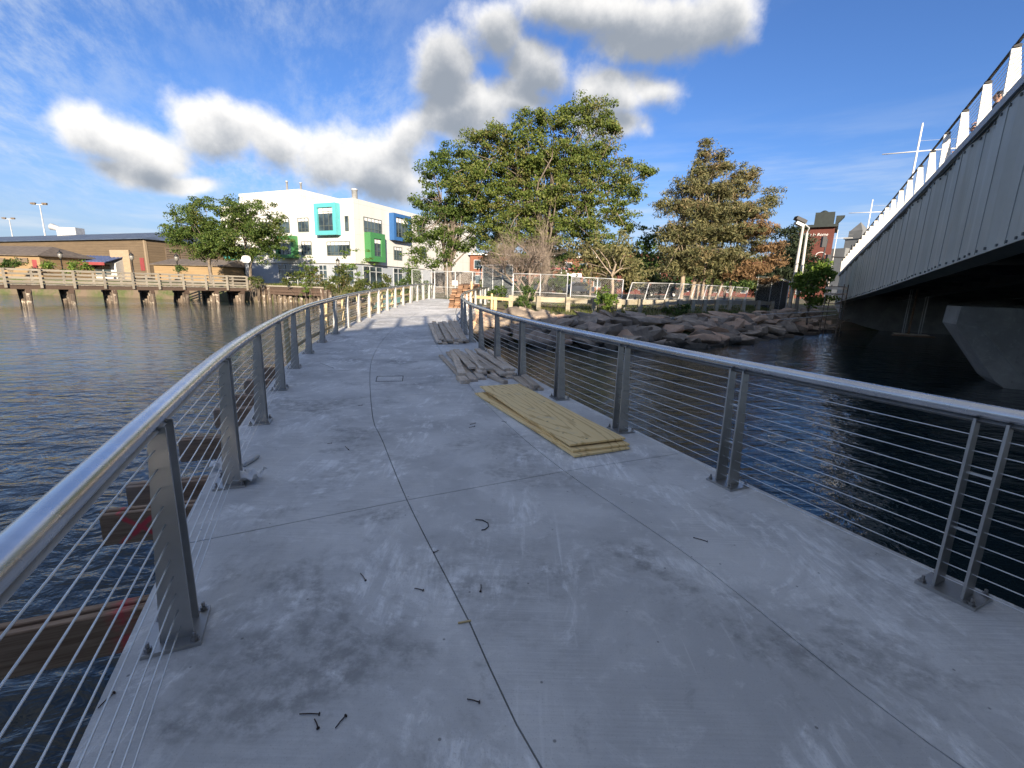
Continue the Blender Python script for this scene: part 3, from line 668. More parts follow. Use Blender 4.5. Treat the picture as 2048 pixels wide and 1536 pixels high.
# light masts with one cross arm
def on_off(u, v, off):
    d = ray(u, v); k = ((B0-CC)@bn+off)/(d@bn); return CC+d*k
for (ub, vb, ut, vt, ul, vl, ur, vr, off, lab) in [
        (1815, 400, 1848, 243, 1792, 312, 1905, 288, 5.0, 'tallest white steel mast with long cross arm above the bridge railing'),
        (1728, 495, 1750, 394, 1716, 430, 1775, 421, 5.0, 'middle white mast with cross arm, left of the tallest mast'),
        (1664, 530, 1677, 458, 1652, 484, 1700, 480, 5.0, 'smallest thin mast with cross arm, near the brick tower')]:
    a, b, l, r = on_off(ub, vb, off), on_off(ut, vt, off), on_off(ul, vl, off), on_off(ur, vr, off)
    s = float((a-B0)@bt); a[2] = ztop(s)+.1; b[0], b[1] = a[0], a[1]
    zc = (l[2]+r[2])/2
    t_ = empty('light_mast', a, lab, 'mast', 'masts on the bridge')
    MB().tube([a, (a+b)/2, b], [.10, .085, .07], 10).build('pole', MAT['whitepaint'], t_, True)
    mid = np.array([a[0], a[1], zc]); L1, L2 = np.linalg.norm((l-mid)[:2]), np.linalg.norm((r-mid)[:2])
    hw = min((L1+L2)/2, 3.2)
    MB().tube([mid-bn*hw*.8-bt*.2, mid+bn*hw*1.1+bt*.2], .05, 8).build('cross_arm', MAT['whitepaint'], t_, True)
    MB().tube([mid+[0, 0, .9], mid+bn*hw*1.1+bt*.2+[0, 0, .75]], .012, 5).build('stay_wire', MAT['metalgrey'], t_)
# hanging work platform under the bridge
hp0 = on_off(1822, 668, 3.2); hz = hp0[2]
t_ = empty('work_platform', hp0, 'small timber work platform hung on rods under the bridge', 'platform')
for a, b in ((-.75, -.4), (.1, -.4), (.75, .4), (-.2, .4)):
    MB().tube([hp0+bt*a*.6+bn*b+[0, 0, 0], hp0+bt*a*.6+bn*b+[0, 0, zbot(8)+.2-hz]], .02, 6).build('hanger_rod', MAT['metalgrey'], t_)
MB().bar(hp0-bn*.1+bt*.12, hp0-bn*.1+bt*.12+[0, 0, zbot(8)+.2-hz], .16, .08, bn).build('timber_post', MAT['joist'], t_)
for k in range(4): MB().bar(hp0-bn*.75+bt*(-.4+.27*k)+[0, 0, -.02], hp0+bn*.75+bt*(-.4+.27*k)+[0, 0, -.02], .22, .04).build('plank', MAT['oldwood'], t_)
MB().bar(hp0-bn*.9-bt*.3+[0, 0, -.09], hp0+bn*1.0-bt*.3+[0, 0, -.09], .09, .09).build('bearer', MAT['joist'], t_)
# scaffold with ladder at the abutment
q0 = at_y(1640, 655, 29.5); q1 = at_y(1673, 655, 28.6)
t_ = empty('scaffold', (q0[0], q0[1], -1.2), 'rusty tube scaffold standing in the water beside the bridge end', 'scaffold')
for p in (q0, q1, q0+bn*.3+bt*1.2, q1+bn*.3+bt*1.2): MB().tube([(p[0], p[1], -1.6), (p[0]+.02, p[1], 2.35)], .03, 8).build('standard', MAT['rust'], t_)
for z in (-.45, .25, .62, 1.15, 1.75, 2.2):
    MB().tube([(q0[0]-.1, q0[1], z), (q1[0]+.1, q1[1], z)], .026, 8).build('ledger', MAT['rust'], t_)
for z in (.25, 1.15): MB().tube([(q1[0], q1[1], z-.3), (q1[0]+1.0, q1[1]+.3, z)], .024, 6).build('brace', MAT['rust'], t_)
MB().bar((q0[0]-.2, q0[1]+.6, .95), (q1[0]+.3, q1[1]+.6, .95), .5, .05).build('plank', MAT['oldwood'], t_)
for k in range(2): MB().bar((q0[0]-.1, q0[1]-.05, 1.75+.35*k), (q1[0]+.2, q1[1]-.05, 1.75+.35*k), .04, .14).build('guard_board', MAT['oldwood'], t_)
MB().tube([(q0[0]-4.2, q0[1]-.5, .35), (q1[0]-.3, q1[1]-.1, .75)], .022, 6).build('loose_tube', MAT['metalgrey'], t_)
MB().tube([(q0[0]-3.2, q0[1]-1.0, .1), (q1[0]-.3, q1[1]-.2, .5)], .022, 6).build('loose_tube', MAT['metalgrey'], t_)

# ------------------------------------------------------------------ people on the bridge
def skin_body(name, joints, edges, mat, parent, sub=2):
    me = bpy.data.meshes.new(name); me.from_pydata([tuple(j[0]) for j in joints], edges, []); me.update()
    o = bpy.data.objects.new(name, me); col.objects.link(o); o.parent = parent
    md = o.modifiers.new('skin', 'SKIN'); md.use_smooth_shade = True
    for v, j in zip(me.skin_vertices[0].data, joints): v.radius = (j[1], j[1] if len(j) < 3 else j[2])
    me.skin_vertices[0].data[0].use_root = True
    sd_ = o.modifiers.new('sub', 'SUBSURF'); sd_.levels = sub; sd_.render_levels = sub
    me.materials.append(mat); return o
def person(loc, rotz, label, shirt, bald=False, white_print=True):
    t_ = empty('person', loc, label, 'person', 'people on the bridge'); t_.rotation_euler = (0, 0, rotz)
    J = [((0, 0, .95), .15, .12), ((0, 0, 1.12), .14, .11), ((0, 0, 1.32), .17, .12), ((0, 0, 1.44), .08, .08), ((0, 0, 1.50), .055, .055),
         ((.19, 0, 1.40), .065), ((.27, .06, 1.14), .048), ((.24, .26, 1.02), .038), ((-.19, 0, 1.40), .065), ((-.27, .06, 1.14), .048), ((-.24, .26, 1.02), .038),
         ((.10, 0, .86), .095), ((.11, .03, .48), .065), ((.11, -.03, .08), .045), ((.11, .12, .035), .04),
         ((-.10, 0, .86), .095), ((-.11, .06, .48), .065), ((-.11, .02, .08), .045), ((-.11, .17, .035), .04)]
    E_ = [(0, 1), (1, 2), (2, 3), (3, 4), (2, 5), (5, 6), (6, 7), (2, 8), (8, 9), (9, 10), (0, 11), (11, 12), (12, 13), (13, 14), (0, 15), (15, 16), (16, 17), (17, 18)]
    skin_body('body', J, E_, shirt, t_)
    # head: neck, skull, jaw, nose, ears, brow in one lathe-like sculpt
    V = []; F = []; n, m = 20, 16
    for i in range(m+1):
        th = math.pi*i/m; z = math.cos(th)
        for k in range(n):
            a = 2*math.pi*k/n; x = math.sin(th)*math.cos(a); y = math.sin(th)*math.sin(a)
            wx = .078*(1-.22*max(0, -z)); px, py, pz = x*wx, y*.098, z*.122
            if y > 0:
                fz = abs(z); py += .022*math.exp(-((x/.16)**2+((z+.05)/.22)**2))          # nose
                py -= .010*math.exp(-(((abs(x)-.42)/.2)**2+((z-.12)/.12)**2))               # eye sockets
                py += .006*math.exp(-((x/.35)**2+((z+.48)/.10)**2))                          # lips
                py += .010*math.exp(-((x/.35)**2+((z+.85)/.2)**2))                           # chin
            V.append((px, py, 1.62+pz))
    for i in range(m):
        for k in range(n): F.append((i*n+k, (i+1)*n+k, (i+1)*n+(k+1) % n, i*n+(k+1) % n))
    h = mesh_obj('head', V, F, MAT['skin'], t_, np.zeros(3), True)
    mesh_obj('neck', *(lambda b: (b.v, b.f))(MB().tube([(0, -.01, 1.40), (0, 0, 1.47), (0, .01, 1.56)], [.062, .052, .052], 12)), MAT['skin'], t_, np.zeros(3), True)
    for s_ in (-1, 1): mesh_obj('ear', *(lambda b: (b.v, b.f))(MB().lathe((s_*.078, -.005, 1.615), [(.004, -.034), (.016, -.02), (.02, .01), (.012, .03), (.003, .034)], 8)), MAT['skin'], h, np.zeros(3), True)
    for s_ in (-1, 1): mesh_obj('eye', *(lambda b: (b.v, b.f))(MB().box((s_*.032, .083, 1.632), (.026, .012, .012))), MAT['hair'], h, np.zeros(3))
    mesh_obj('mouth', *(lambda b: (b.v, b.f))(MB().box((0, .094, 1.566), (.042, .008, .008))), MAT['red'], h, np.zeros(3))
    # hair cap
    V = []; F = []; m2 = 9
    for i in range(m2+1):
        th = math.pi*.56*i/m2
        for k in range(n):
            a = 2*math.pi*k/n; low = 1.0 if math.sin(a) < .35 else .62
            t2 = th*low; V.append((math.sin(t2)*math.cos(a)*.088, math.sin(t2)*math.sin(a)*.108-.006, 1.628+math.cos(t2)*.128))
    for i in range(m2):
        for k in range(n): F.append((i*n+k, (i+1)*n+k, (i+1)*n+(k+1) % n, i*n+(k+1) % n))
    mesh_obj('hair', V, F, MAT['hair'], t_, np.zeros(3), True)
    for s_ in (-1, 1):
        hb = MB(); c0 = np.array([s_*.24, .27, 1.01]); hb.box(c0+[0, .05, 0], (.075, .10, .03))
        for k in range(4): hb.tube([c0+[(-.03+.02*k), .09, 0], c0+[(-.03+.02*k), .13+.01*(k % 3), -.01], c0+[(-.03+.02*k), .145+.012*(k % 3), -.04]], .0085, 6)
        hb.tube([c0+[-s_*.035, .02, 0], c0+[-s_*.06, .06, -.01], c0+[-s_*.055, .09, -.03]], .01, 6)
        mesh_obj('hand', hb.v, hb.f, MAT['skin'], t_, np.zeros(3))
    if white_print: mesh_obj('shirt_front', *(lambda b: (b.v, b.f))(MB().box((0, .118, 1.20), (.22, .02, .16))), MAT['cloth_white'], t_, np.zeros(3))
    return t_
def stand(u, v, zhead):
    d = ray(u, v)
    best = None
    for off in np.linspace(.4, 4, 200):
        P = on_off(u, v, off); s = float((P-B0)@bt); e = abs(P[2]-(ztop(s)+.10+zhead))
        if best is None or e < best[0]: best = (e, P, s)
    e, P, s = best; return (P[0], P[1], ztop(s)+.10)
person(stand(1998, 194, 1.62), R_(55), 'person with dark hair and black top with white print, looking over the bridge railing', MAT['cloth_black'])
person(stand(1948, 262, 1.58), R_(120), 'person mostly hidden behind a white bridge post, dark hair, dark top', MAT['cloth_black'], white_print=False)
# ------------------------------------------------------------------ riprap bank
rip = empty('riprap_bank', (5, 21, -.9), kind='structure')
rs = random.Random(5)
protos = []
def rock_mesh(k):
    import bmesh
    r = random.Random(100+k); bm = bmesh.new()
    for i in range(12):
        p = [r.uniform(-1, 1) for _ in range(3)]; m_ = max(abs(q) for q in p); p = [q/m_*r.uniform(.86, 1.0) for q in p]
        bm.verts.new((p[0]*.60, p[1]*.46, p[2]*.34))
    bmesh.ops.convex_hull(bm, input=bm.verts)
    for v in [v for v in bm.verts if not v.link_faces]: bm.verts.remove(v)
    bmesh.ops.bevel(bm, geom=list(bm.edges), offset=.007, segments=1, affect='EDGES')
    me = bpy.data.meshes.new('stone'); bm.to_mesh(me); bm.free(); me.materials.append(MAT['stone']); me.update(); return me
protos = [rock_mesh(k) for k in range(9)]
cnt = 0
def put_stone(x, y, z, sc, r):
    o = bpy.data.objects.new('stone', r.choice(protos)); col.objects.link(o); o.parent = rip
    o.location = (x-5, y-21, z+.9); o.rotation_euler = (r.uniform(-.45, .2), r.uniform(-.3, .3), r.uniform(-.6, .6)+(math.pi if r.random() < .5 else 0)); o.scale = (sc*r.uniform(.9, 1.45), sc*r.uniform(.85, 1.2), sc*r.uniform(.8, 1.25))
x = -3.0
while x < 23.6:
    far = (x-8)/15 if x > 8 else 0
    stepx = .80
    for row, d in enumerate((-.45, .22, .86, 1.5, 2.12, 2.7)):
        xx = x+rs.uniform(-.22, .22)+(.36 if row % 2 else 0); dd = d+rs.uniform(-.15, .15); yy = yw(xx)+dd
        sc = rs.uniform(.78, 1.22)*(1.0 if row < 5 else .7)
        put_stone(xx, yy, gz(xx, yy)+.06+rs.uniform(-.08, .14), sc, rs); cnt += 1
    x += stepx
for k in range(60):       # tumbled stones and sand on the left shore beside the walkway end
    xx = rs.uniform(-19, -4); d = rs.uniform(-.3, 2.0); yy = yw(xx)+d; put_stone(xx, yy, gz(xx, yy)+.02, rs.uniform(.3, .65), rs)
# concrete edging at the top of the stones
cb = MB(); px_ = np.linspace(1.6, 12.5, 24); V = []
for x in px_:
    y = yw(x)+2.75; z = .12; V += [(x, y, z-.35), (x, y+.35, z-.35), (x, y+.35, z+.16), (x, y, z+.16)]
F = [(4*i+k, 4*i+(k+1) % 4, 4*i+4+(k+1) % 4, 4*i+4+k) for i in range(len(px_)-1) for k in range(4)]+[(0, 1, 2, 3), tuple(4*(len(px_)-1)+k for k in (3, 2, 1, 0))]
tag(cb.add(V, F).build('kerb_edging', MAT['conc']), 'pale concrete edging along the top of the stone bank', 'edging')

# ------------------------------------------------------------------ foliage
def leaf_cloud(centers, radii, per, size, rng, flat=.7, aspect=.55, updir=.35, droop=0):
    n = len(centers)*per; c = np.repeat(centers, per, 0); r = np.repeat(radii, per)[:, None]
    off = rng.normal(size=(n, 3)); off /= np.maximum(1e-6, np.linalg.norm(off, axis=1)[:, None]); off *= (rng.random((n, 1))**.45)*r
    off[:, 2] *= flat; p = c+off; p[:, 2] -= droop*(off[:, 0]**2+off[:, 1]**2)
    nrm = rng.normal(size=(n, 3))+off/np.maximum(r, .01)*.9; nrm[:, 2] += updir; nrm /= np.linalg.norm(nrm, axis=1)[:, None]
    a = np.cross(nrm, rng.normal(size=(n, 3))); a /= np.linalg.norm(a, axis=1)[:, None]; b = np.cross(nrm, a)
    s = size*(.6+.8*rng.random((n, 1)))
    V = np.stack([p-a*s*.5, p+b*s*aspect*.5, p+a*s*.5, p-b*s*aspect*.5], 1).reshape(-1, 3)
    return V, np.arange(n*4).reshape(-1, 4)
def ellipsoids_px(spec, depth):
    out = []
    for (u, v, ru, rv, *dy) in spec:
        P = at_y(u, v, depth+(dy[0] if dy else 0)); m = mpp(P); out.append((P, np.array([ru*m, max(ru, rv)*m*.85, rv*m])))
    return out
def clump_points(ells, spacing, rng, shell=.55):
    pts = []
    for P, r in ells:
        vol = 4/3*math.pi*r.prod(); n = max(8, int(vol/spacing**3))
        d = rng.normal(size=(n, 3)); d /= np.linalg.norm(d, axis=1)[:, None]; k = shell+(1-shell)*rng.random((n, 1))
        pts.append(P+d*r*k*(.92+.16*rng.random((n, 1))))
    return np.concatenate(pts)
def limb(mb, a, b, r0, r1, rng, n=5, wob=.06, sides=6):
    a, b = np.asarray(a, float), np.asarray(b, float); L = np.linalg.norm(b-a); P = []; w = rng.normal(size=3)*L*wob; w2 = rng.normal(size=3)*L*wob*.6
    for i in range(n+1):
        t = i/n; p = a+(b-a)*t+w*math.sin(math.pi*t)+w2*math.sin(2*math.pi*t); p = p+np.array([0, 0, L*.10*math.sin(math.pi*t)]); P.append(p)
    mb.tube(P, [r0+(r1-r0)*i/n for i in range(n+1)], sides, False); return P
def tree(name, label, cat, base, trunks, ells, leafmat, barkmat, seed, spacing=1.2, per=60, lsize=.26, clump=.75, shell=.55, group=None, flat=.7, updir=.35, aspect=.55, extra=None, twigs=True, droop=0, trunk_r=.22, limbs=60):
    rng = np.random.default_rng(seed); base = np.asarray(base, float)
    t_ = empty(name, base, label, cat, group)
    C_ = clump_points(ells, spacing, rng, shell); rad = clump*(.6+.8*rng.random(len(C_)))
    V, F = leaf_cloud(C_, rad, per, lsize, rng, flat, aspect, updir, droop)
    mesh_obj('crown', V, F, leafmat, t_, base)
    if extra:
        for nm, sp, mt in extra:
            C2 = clump_points(sp, spacing*.9, rng, .3); V, F = leaf_cloud(C2, clump*(.6+.8*rng.random(len(C2))), per, lsize, rng, flat, aspect, updir)
            mesh_obj(nm, V, F, mt, t_, base)
    mb = MB(); tips = []
    for (a, b, r0, r1) in trunks: tips.append((limb(mb, a, b, r0, r1, rng, 7, .02, 9), r1))
    mb.build('trunk', barkmat, t_, True)
    if twigs:
        bb = MB(); idx = rng.choice(len(C_), min(limbs, len(C_)), replace=False)
        for i in idx:
            P, r1 = min(tips, key=lambda q: np.linalg.norm((q[0][-1]-C_[i])[:2])); k = rng.integers(max(1, len(P)//3), len(P)); s = P[k]
            L = np.linalg.norm(C_[i]-s); limb(bb, s, C_[i], min(r1*.7, .02+.010*L), .012, rng, 5, .08, 5)
        bb.build('branches', barkmat, t_, True)
    return t_
def G(u, y, v0=585):   # ground point under photo column u at depth y
    P = at_y(u, v0, y); return np.array([P[0], P[1], gz(P[0], P[1])-.05])
def U(u, v, y): return at_y(u, v, y)
# big locust behind the walkway end (two crowns grown together)
DB = 40
e1 = ellipsoids_px([(1185, 222, 44, 36), (1130, 245, 52, 38), (1070, 245, 48, 34), (1010, 272, 56, 36), (960, 300, 48, 40), (1205, 285, 40, 44), (1130, 315, 80, 44), (1040, 330, 80, 46), (960, 370, 70, 48), (1220, 350, 56, 34), (1272, 340, 34, 20), (1300, 342, 16, 9), (1255, 385, 44, 26), (1150, 390, 76, 42), (1060, 405, 80, 44), (1235, 430, 48, 24), (1262, 455, 30, 14), (1160, 450, 66, 32), (1070, 465, 70, 34), (985, 440, 56, 40), (1200, 480, 48, 20), (1010, 490, 48, 30), (1225, 245, 18, 16)], DB)
tree('locust_tree', 'largest broad green leafy tree in the middle, behind the bare bush', 'tree', G(1085, DB), [(G(1085, DB), U(1090, 470, DB), .42, .30), (U(1090, 480, DB), U(1030, 340, DB), .26, .10), (U(1090, 480, DB), U(1150, 310, DB), .26, .10), (U(1100, 470, DB), U(1230, 400, DB), .18, .07)], e1, MAT['leaf_big'], MAT['bark'], 21, .82, 92, .18, .60, .38, flat=.5, limbs=200)
e2 = ellipsoids_px([(905, 318, 44, 30), (878, 355, 44, 38), (930, 360, 44, 40), (858, 410, 40, 42), (905, 420, 52, 42), (950, 430, 44, 40), (840, 465, 36, 36), (885, 480, 48, 32), (930, 485, 40, 26), (835, 505, 30, 18), (875, 520, 40, 16)], DB+2)
tree('locust_tree', 'dark leafy tree with slim leaning trunk beside the white building', 'tree', G(903, DB+2), [(G(903, DB+2), U(908, 440, DB+2), .24, .16), (U(905, 500, DB+2), U(880, 400, DB+2), .14, .06), (G(893, DB+2.4), U(885, 450, DB+2), .16, .08)], e2, MAT['leaf_mid'], MAT['bark'], 22, .84, 90, .18, .60, .38, flat=.5, limbs=90)
# round tree in front of the left buildings
DL = 56
e3 = ellipsoids_px([(440, 430, 70, 38), (510, 440, 60, 42), (375, 445, 52, 34), (350, 470, 28, 22), (480, 480, 80, 38), (410, 480, 70, 36), (545, 480, 34, 36), (430, 505, 55, 18), (530, 515, 36, 18)], DL)
tree('shade_tree', 'flat-topped green tree between the tan hall and the white building', 'tree', G(424, DL, 560), [(G(424, DL, 560), U(420, 480, DL), .22, .15), (U(422, 505, DL), U(375, 455, DL), .12, .05), (U(422, 505, DL), U(470, 450, DL), .12, .05), (G(500, DL+1, 560), U(490, 480, DL+1), .2, .1)], e3, MAT['leaf_mid'], MAT['bark'], 23, 1.15, 90, .22, .75, flat=.5, limbs=80)
# tall ragged pine
DP = 36
e4 = ellipsoids_px([(1410, 292, 14, 20), (1412, 312, 24, 16), (1440, 308, 14, 20), (1442, 335, 34, 20), (1478, 345, 16, 22), (1503, 350, 12, 24), (1405, 345, 42, 22), (1390, 380, 56, 24), (1450, 385, 56, 24), (1480, 365, 34, 20), (1360, 415, 45, 22), (1420, 425, 90, 26), (1500, 425, 50, 24), (1545, 395, 26, 22), (1345, 465, 38, 22), (1400, 470, 80, 26), (1470, 470, 70, 26), (1330, 500, 26, 18), (1390, 510, 70, 24), (1460, 515, 60, 24), (1350, 535, 50, 18), (1520, 500, 30, 20), (1440, 545, 60, 14), (1325, 415, 18, 14)], DP)
eb = ellipsoids_px([(1520, 455, 34, 18), (1535, 495, 28, 14), (1505, 535, 34, 18), (1545, 525, 24, 18), (1480, 545, 40, 16), (1540, 560, 22, 8)], DP-1)
tree('pine_tree', 'tall ragged olive pine with several pale trunks and browning right side', 'tree', G(1390, DP), [(G(1362, DP), U(1368, 430, DP), .20, .07), (G(1382, DP+.6), U(1400, 330, DP), .17, .04), (G(1392, DP+1.2), U(1425, 340, DP), .16, .04), (G(1404, DP+.2), U(1445, 400, DP), .15, .05), (G(1416, DP+1), U(1470, 430, DP), .14, .04), (G(1428, DP+.4), U(1480, 480, DP), .12, .04), (G(1462, DP), U(1466, 470, DP), .13, .05)], e4, MAT['pine'], MAT['barkpine'], 24, .60, 70, .27, .54, .15, flat=.5, updir=.7, aspect=.22, extra=[('browned_boughs', eb, MAT['pine_brown'])], limbs=160)
DK = 52
e5 = ellipsoids_px([(1578, 468, 30, 22), (1580, 500, 46, 34), (1595, 530, 44, 34), (1560, 545, 48, 36), (1610, 560, 30, 30), (1530, 575, 44, 22)], DK)
tree('spruce_tree', 'almost black conifer between the pine and the brick tower', 'tree', G(1585, DK), [(G(1585, DK), U(1582, 470, DK), .25, .08)], e5, MAT['pine_dark'], MAT['bark'], 25, .85, 66, .34, .75, .2, flat=.6, aspect=.3, twigs=False)
e6 = ellipsoids_px([(1620, 545, 28, 22), (1640, 560, 26, 24), (1605, 570, 24, 24), (1625, 590, 38, 20), (1650, 535, 14, 18)], 31)
tree('maple_sapling', 'small bright green tree in front of the bridge end', 'tree', G(1625, 31.5), [(G(1625, 31.5), U(1625, 560, 31), .07, .03)], e6, MAT['leaf_bright'], MAT['bark'], 26, .62, 44, .24, .42, .4, limbs=24)
# juniper mass behind the fence
DJ = 31
e7 = ellipsoids_px([(1215, 500, 60, 35), (1250, 530, 52, 32), (1190, 540, 42, 30), (1275, 555, 36, 16), (1160, 505, 32, 28), (1225, 560, 50, 16)], DJ)
tree('juniper', 'olive juniper with a pale broken forked trunk behind the chain-link fence', 'tree', G(1222, DJ-1), [(G(1224, DJ-2), U(1226, 545, DJ-2), .11, .09), (U(1226, 548, DJ-2), U(1232, 528, DJ-2), .08, .05), (U(1226, 550, DJ-2), U(1245, 537, DJ-2), .05, .03)], e7, MAT['juniper'], MAT['barkpine'], 27, .85, 60, .26, .6, .3, flat=.7, aspect=.28, limbs=9)
e7b = ellipsoids_px([(1140, 520, 40, 30), (1170, 490, 46, 24), (1285, 490, 30, 24), (1310, 470, 26, 22), (1300, 535, 30, 26), (1120, 560, 30, 12)], 44)
tree('understorey_tree', 'low dark green tree deep between the big tree and the pine', 'tree', G(1180, 44), [(G(1180, 44), U(1180, 510, 44), .12, .06)], e7b, MAT['leaf_dark'], MAT['bark'], 28, 1.1, 50, .28, .7, .3, twigs=False)
for k_, (u, y, spec, lab, mt) in enumerate((
        (1010, 58, [(1000, 490, 45, 40), (985, 535, 36, 26), (1035, 530, 40, 30)], 'dark leafy tree far behind the bare tree', 'leaf_dark'),
        (1085, 54, [(1080, 500, 50, 34), (1110, 520, 40, 24), (1075, 530, 30, 20)], 'shaded tree directly behind the big tree trunk', 'leaf_dark'),
        (1290, 56, [(1285, 520, 40, 36), (1310, 545, 36, 26), (1270, 555, 34, 18)], 'dark tree between juniper and pine, in the shade', 'leaf_dark'),
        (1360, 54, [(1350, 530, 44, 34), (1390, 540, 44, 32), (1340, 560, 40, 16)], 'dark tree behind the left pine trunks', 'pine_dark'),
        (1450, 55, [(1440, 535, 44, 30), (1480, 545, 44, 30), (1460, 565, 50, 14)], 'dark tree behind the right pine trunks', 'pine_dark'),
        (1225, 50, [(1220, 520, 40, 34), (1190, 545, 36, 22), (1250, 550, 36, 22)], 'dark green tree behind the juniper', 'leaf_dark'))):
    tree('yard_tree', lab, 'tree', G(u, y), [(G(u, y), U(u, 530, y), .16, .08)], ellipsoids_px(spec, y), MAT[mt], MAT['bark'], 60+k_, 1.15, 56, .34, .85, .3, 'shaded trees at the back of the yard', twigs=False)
# bare grey shrub-tree
def bare_tree(base, height, seed, label):
    rng = np.random.default_rng(seed); base = np.asarray(base, float); t_ = empty('bare_tree', base, label, 'tree')
    tr, tw = MB(), MB()
    def grow(p, d, L, r, lev):
        n = 4; P = [p]; q = p.copy(); dd = d.copy()
        for i in range(n):
            dd = norm(dd+rng.normal(size=3)*.14+np.array([0, 0, .03])); q = q+dd*L/n; P.append(q.copy())
        (tr if lev < 2 else tw).tube(P, [r*(1-.5*i/n) for i in range(n+1)], 6 if lev < 2 else 3, False)
        if lev >= 5: return
        k = (5, 5, 5, 4, 3)[lev]
        for i in range(k):
            t = rng.uniform(.30, 1.0); s = P[min(n, int(t*n)+1)]; ax = norm(rng.normal(size=3)+np.array([0, 0, .15])); nd = norm(dd*.75+ax*.9)
            if nd[2] < -.25: nd[2] *= -.3
            grow(s, nd, L*rng.uniform(.5, .78), r*.48, lev+1)
    for k in range(4):
        a = rng.uniform(0, 6.28); sp = .18 if k == 0 else .75
        grow(base+[.15*math.cos(a), .15*math.sin(a), 0], norm([math.cos(a)*sp, math.sin(a)*sp, 1]), height*.46, .085 if k else .12, 0)
    tr.build('trunk', MAT['barkgrey'], t_, True); tg = tw.build('twigs', MAT['barkgrey'], t_)
    return t_
bare_tree(G(1058, 29), 4.9, 5, 'leafless grey-brown bushy tree in front of the big green tree')
# shrubs
def shrub(u, y, spec, mat, label, seed, sp=.55, per=42, ls=.17, cl=.36, name='shrub', v0=590, grp=None, cat='shrub'):
    b = G(u, y, v0); return tree(name, label, cat, b, [(b, b+np.array([0, 0, .5]), .03, .02)], ellipsoids_px(spec, y), mat, MAT['bark'], seed, sp, per, ls, cl, .35, grp, limbs=12)
shrub(690, 42, [(675, 565, 26, 18), (705, 570, 26, 20), (690, 545, 18, 14)], MAT['leaf_olive'], 'rounded green shrub left of the other shore shrubs, before the white building', 31, .6, 46, .2, .4)
shrub(752, 40, [(740, 573, 26, 16), (770, 565, 22, 20), (725, 580, 18, 10)], MAT['leaf_olive'], 'yellow-green shrub in the middle of the shore shrubs', 32, .55, 46, .18, .38)
shrub(828, 39, [(828, 553, 28, 18), (815, 573, 28, 16), (845, 570, 20, 16)], MAT['leaf_dark'], 'dark dense shrub beside the walkway gate', 33, .55, 48, .18, .38)
shrub(612, 50, [(600, 553, 22, 12), (625, 550, 18, 18), (640, 560, 16, 10), (570, 563, 22, 7)], MAT['leaf_olive'], 'loose yellow-green bushes on top of the timber seawall', 34, .6, 34, .2, .42)
shrub(513, 51, [(513, 563, 16, 12)], MAT['leaf_olive'], 'small round grassy bush at the landward end of the old pier', 35, .5, 44, .2, .35)
shrub(1052, 24.0, [(1050, 600, 18, 14), (1058, 585, 12, 14)], MAT['leaf_dark'], 'dark bush growing in front of the timber guardrail', 36, .3, 44, .13, .2)
shrub(1212, 23.2, [(1210, 608, 20, 14), (1207, 588, 14, 16), (1222, 600, 14, 14)], MAT['leaf_bright'], 'bright yellow-green bush in front of the timber guardrail', 37, .3, 44, .13, .2)
shrub(1345, 25.5, [(1345, 622, 26, 9), (1370, 618, 18, 8)], MAT['leaf_dark'], 'low dark green weeds at the edge of the stone bank', 38, .3, 40, .13, .2)
shrub(990, 28, [(985, 590, 14, 12), (1000, 580, 12, 14)], MAT['leaf_dark'], 'small dark bush behind the yellow timber barrier', 39, .35, 40, .15, .25)
shrub(25, 60, [(28, 525, 22, 10), (12, 532, 16, 6)], MAT['leaf_dark'], 'dark bush at the left frame edge before the yellow gabled house', 40, .7, 44, .24, .5, v0=555)
shrub(160, 58, [(160, 532, 20, 12), (140, 540, 14, 6), (95, 530, 12, 8)], MAT['leaf_bright'], 'bright green bush below the blue awning', 41, .7, 44, .24, .5, v0=555)
shrub(360, 58, [(360, 537, 14, 7)], MAT['leaf_dark'], 'small dark bush below a lamp post near the yellow low house', 42, .6, 40, .22, .45, v0=555)
hl = ['first', 'second', 'third', 'fourth', 'fifth', 'sixth', 'seventh', 'eighth', 'ninth']
for k_, u in enumerate((985, 1050, 1110, 1250, 1300, 1355, 1415, 1470, 1525)):
    shrub(u, 47+(k_ % 3), [(u, 572, 32, 12), (u+14, 562, 20, 10)], MAT['leaf_dark' if k_ % 2 else 'leaf_olive'], hl[k_]+' low shaded bush from the left in the row behind the fences', 80+k_, .62, 46, .24, .42, grp='low bushes behind the fences')
def sapling(u, y, tops, label, seed):
    rng = np.random.default_rng(seed); b = G(u, y, 590); t_ = empty('sapling', b, label, 'sapling'); mb = MB(); cs = []
    for (uu, vv) in tops:
        P = limb(mb, b, U(uu, vv, y), .035, .008, rng, 6, .05, 5)
        for q in P[2:]:
            for k in range(2): cs.append(q+rng.normal(size=3)*[.35, .35, .12])
        cs.append(P[-1])
    mb.build('stems', MAT['bark'], t_, True); V, F = leaf_cloud(np.array(cs), np.full(len(cs), .34), 26, .2, rng, .4, .4, .9)
    mesh_obj('leaves', V, F, MAT['leaf_bright'], t_, np.array(b)); return t_
sapling(718, 44, [(695, 505), (712, 500), (735, 520), (705, 530)], 'thin sapling with feathery leaves before the white building corner', 51)
sapling(615, 50, [(612, 515), (622, 525), (632, 535), (600, 530)], 'thin sapling with feathery leaves above the timber seawall', 52)
sapling(825, 42, [(825, 505), (835, 525), (815, 530)], 'slender sapling rising behind the dark shrub by the gate', 53)
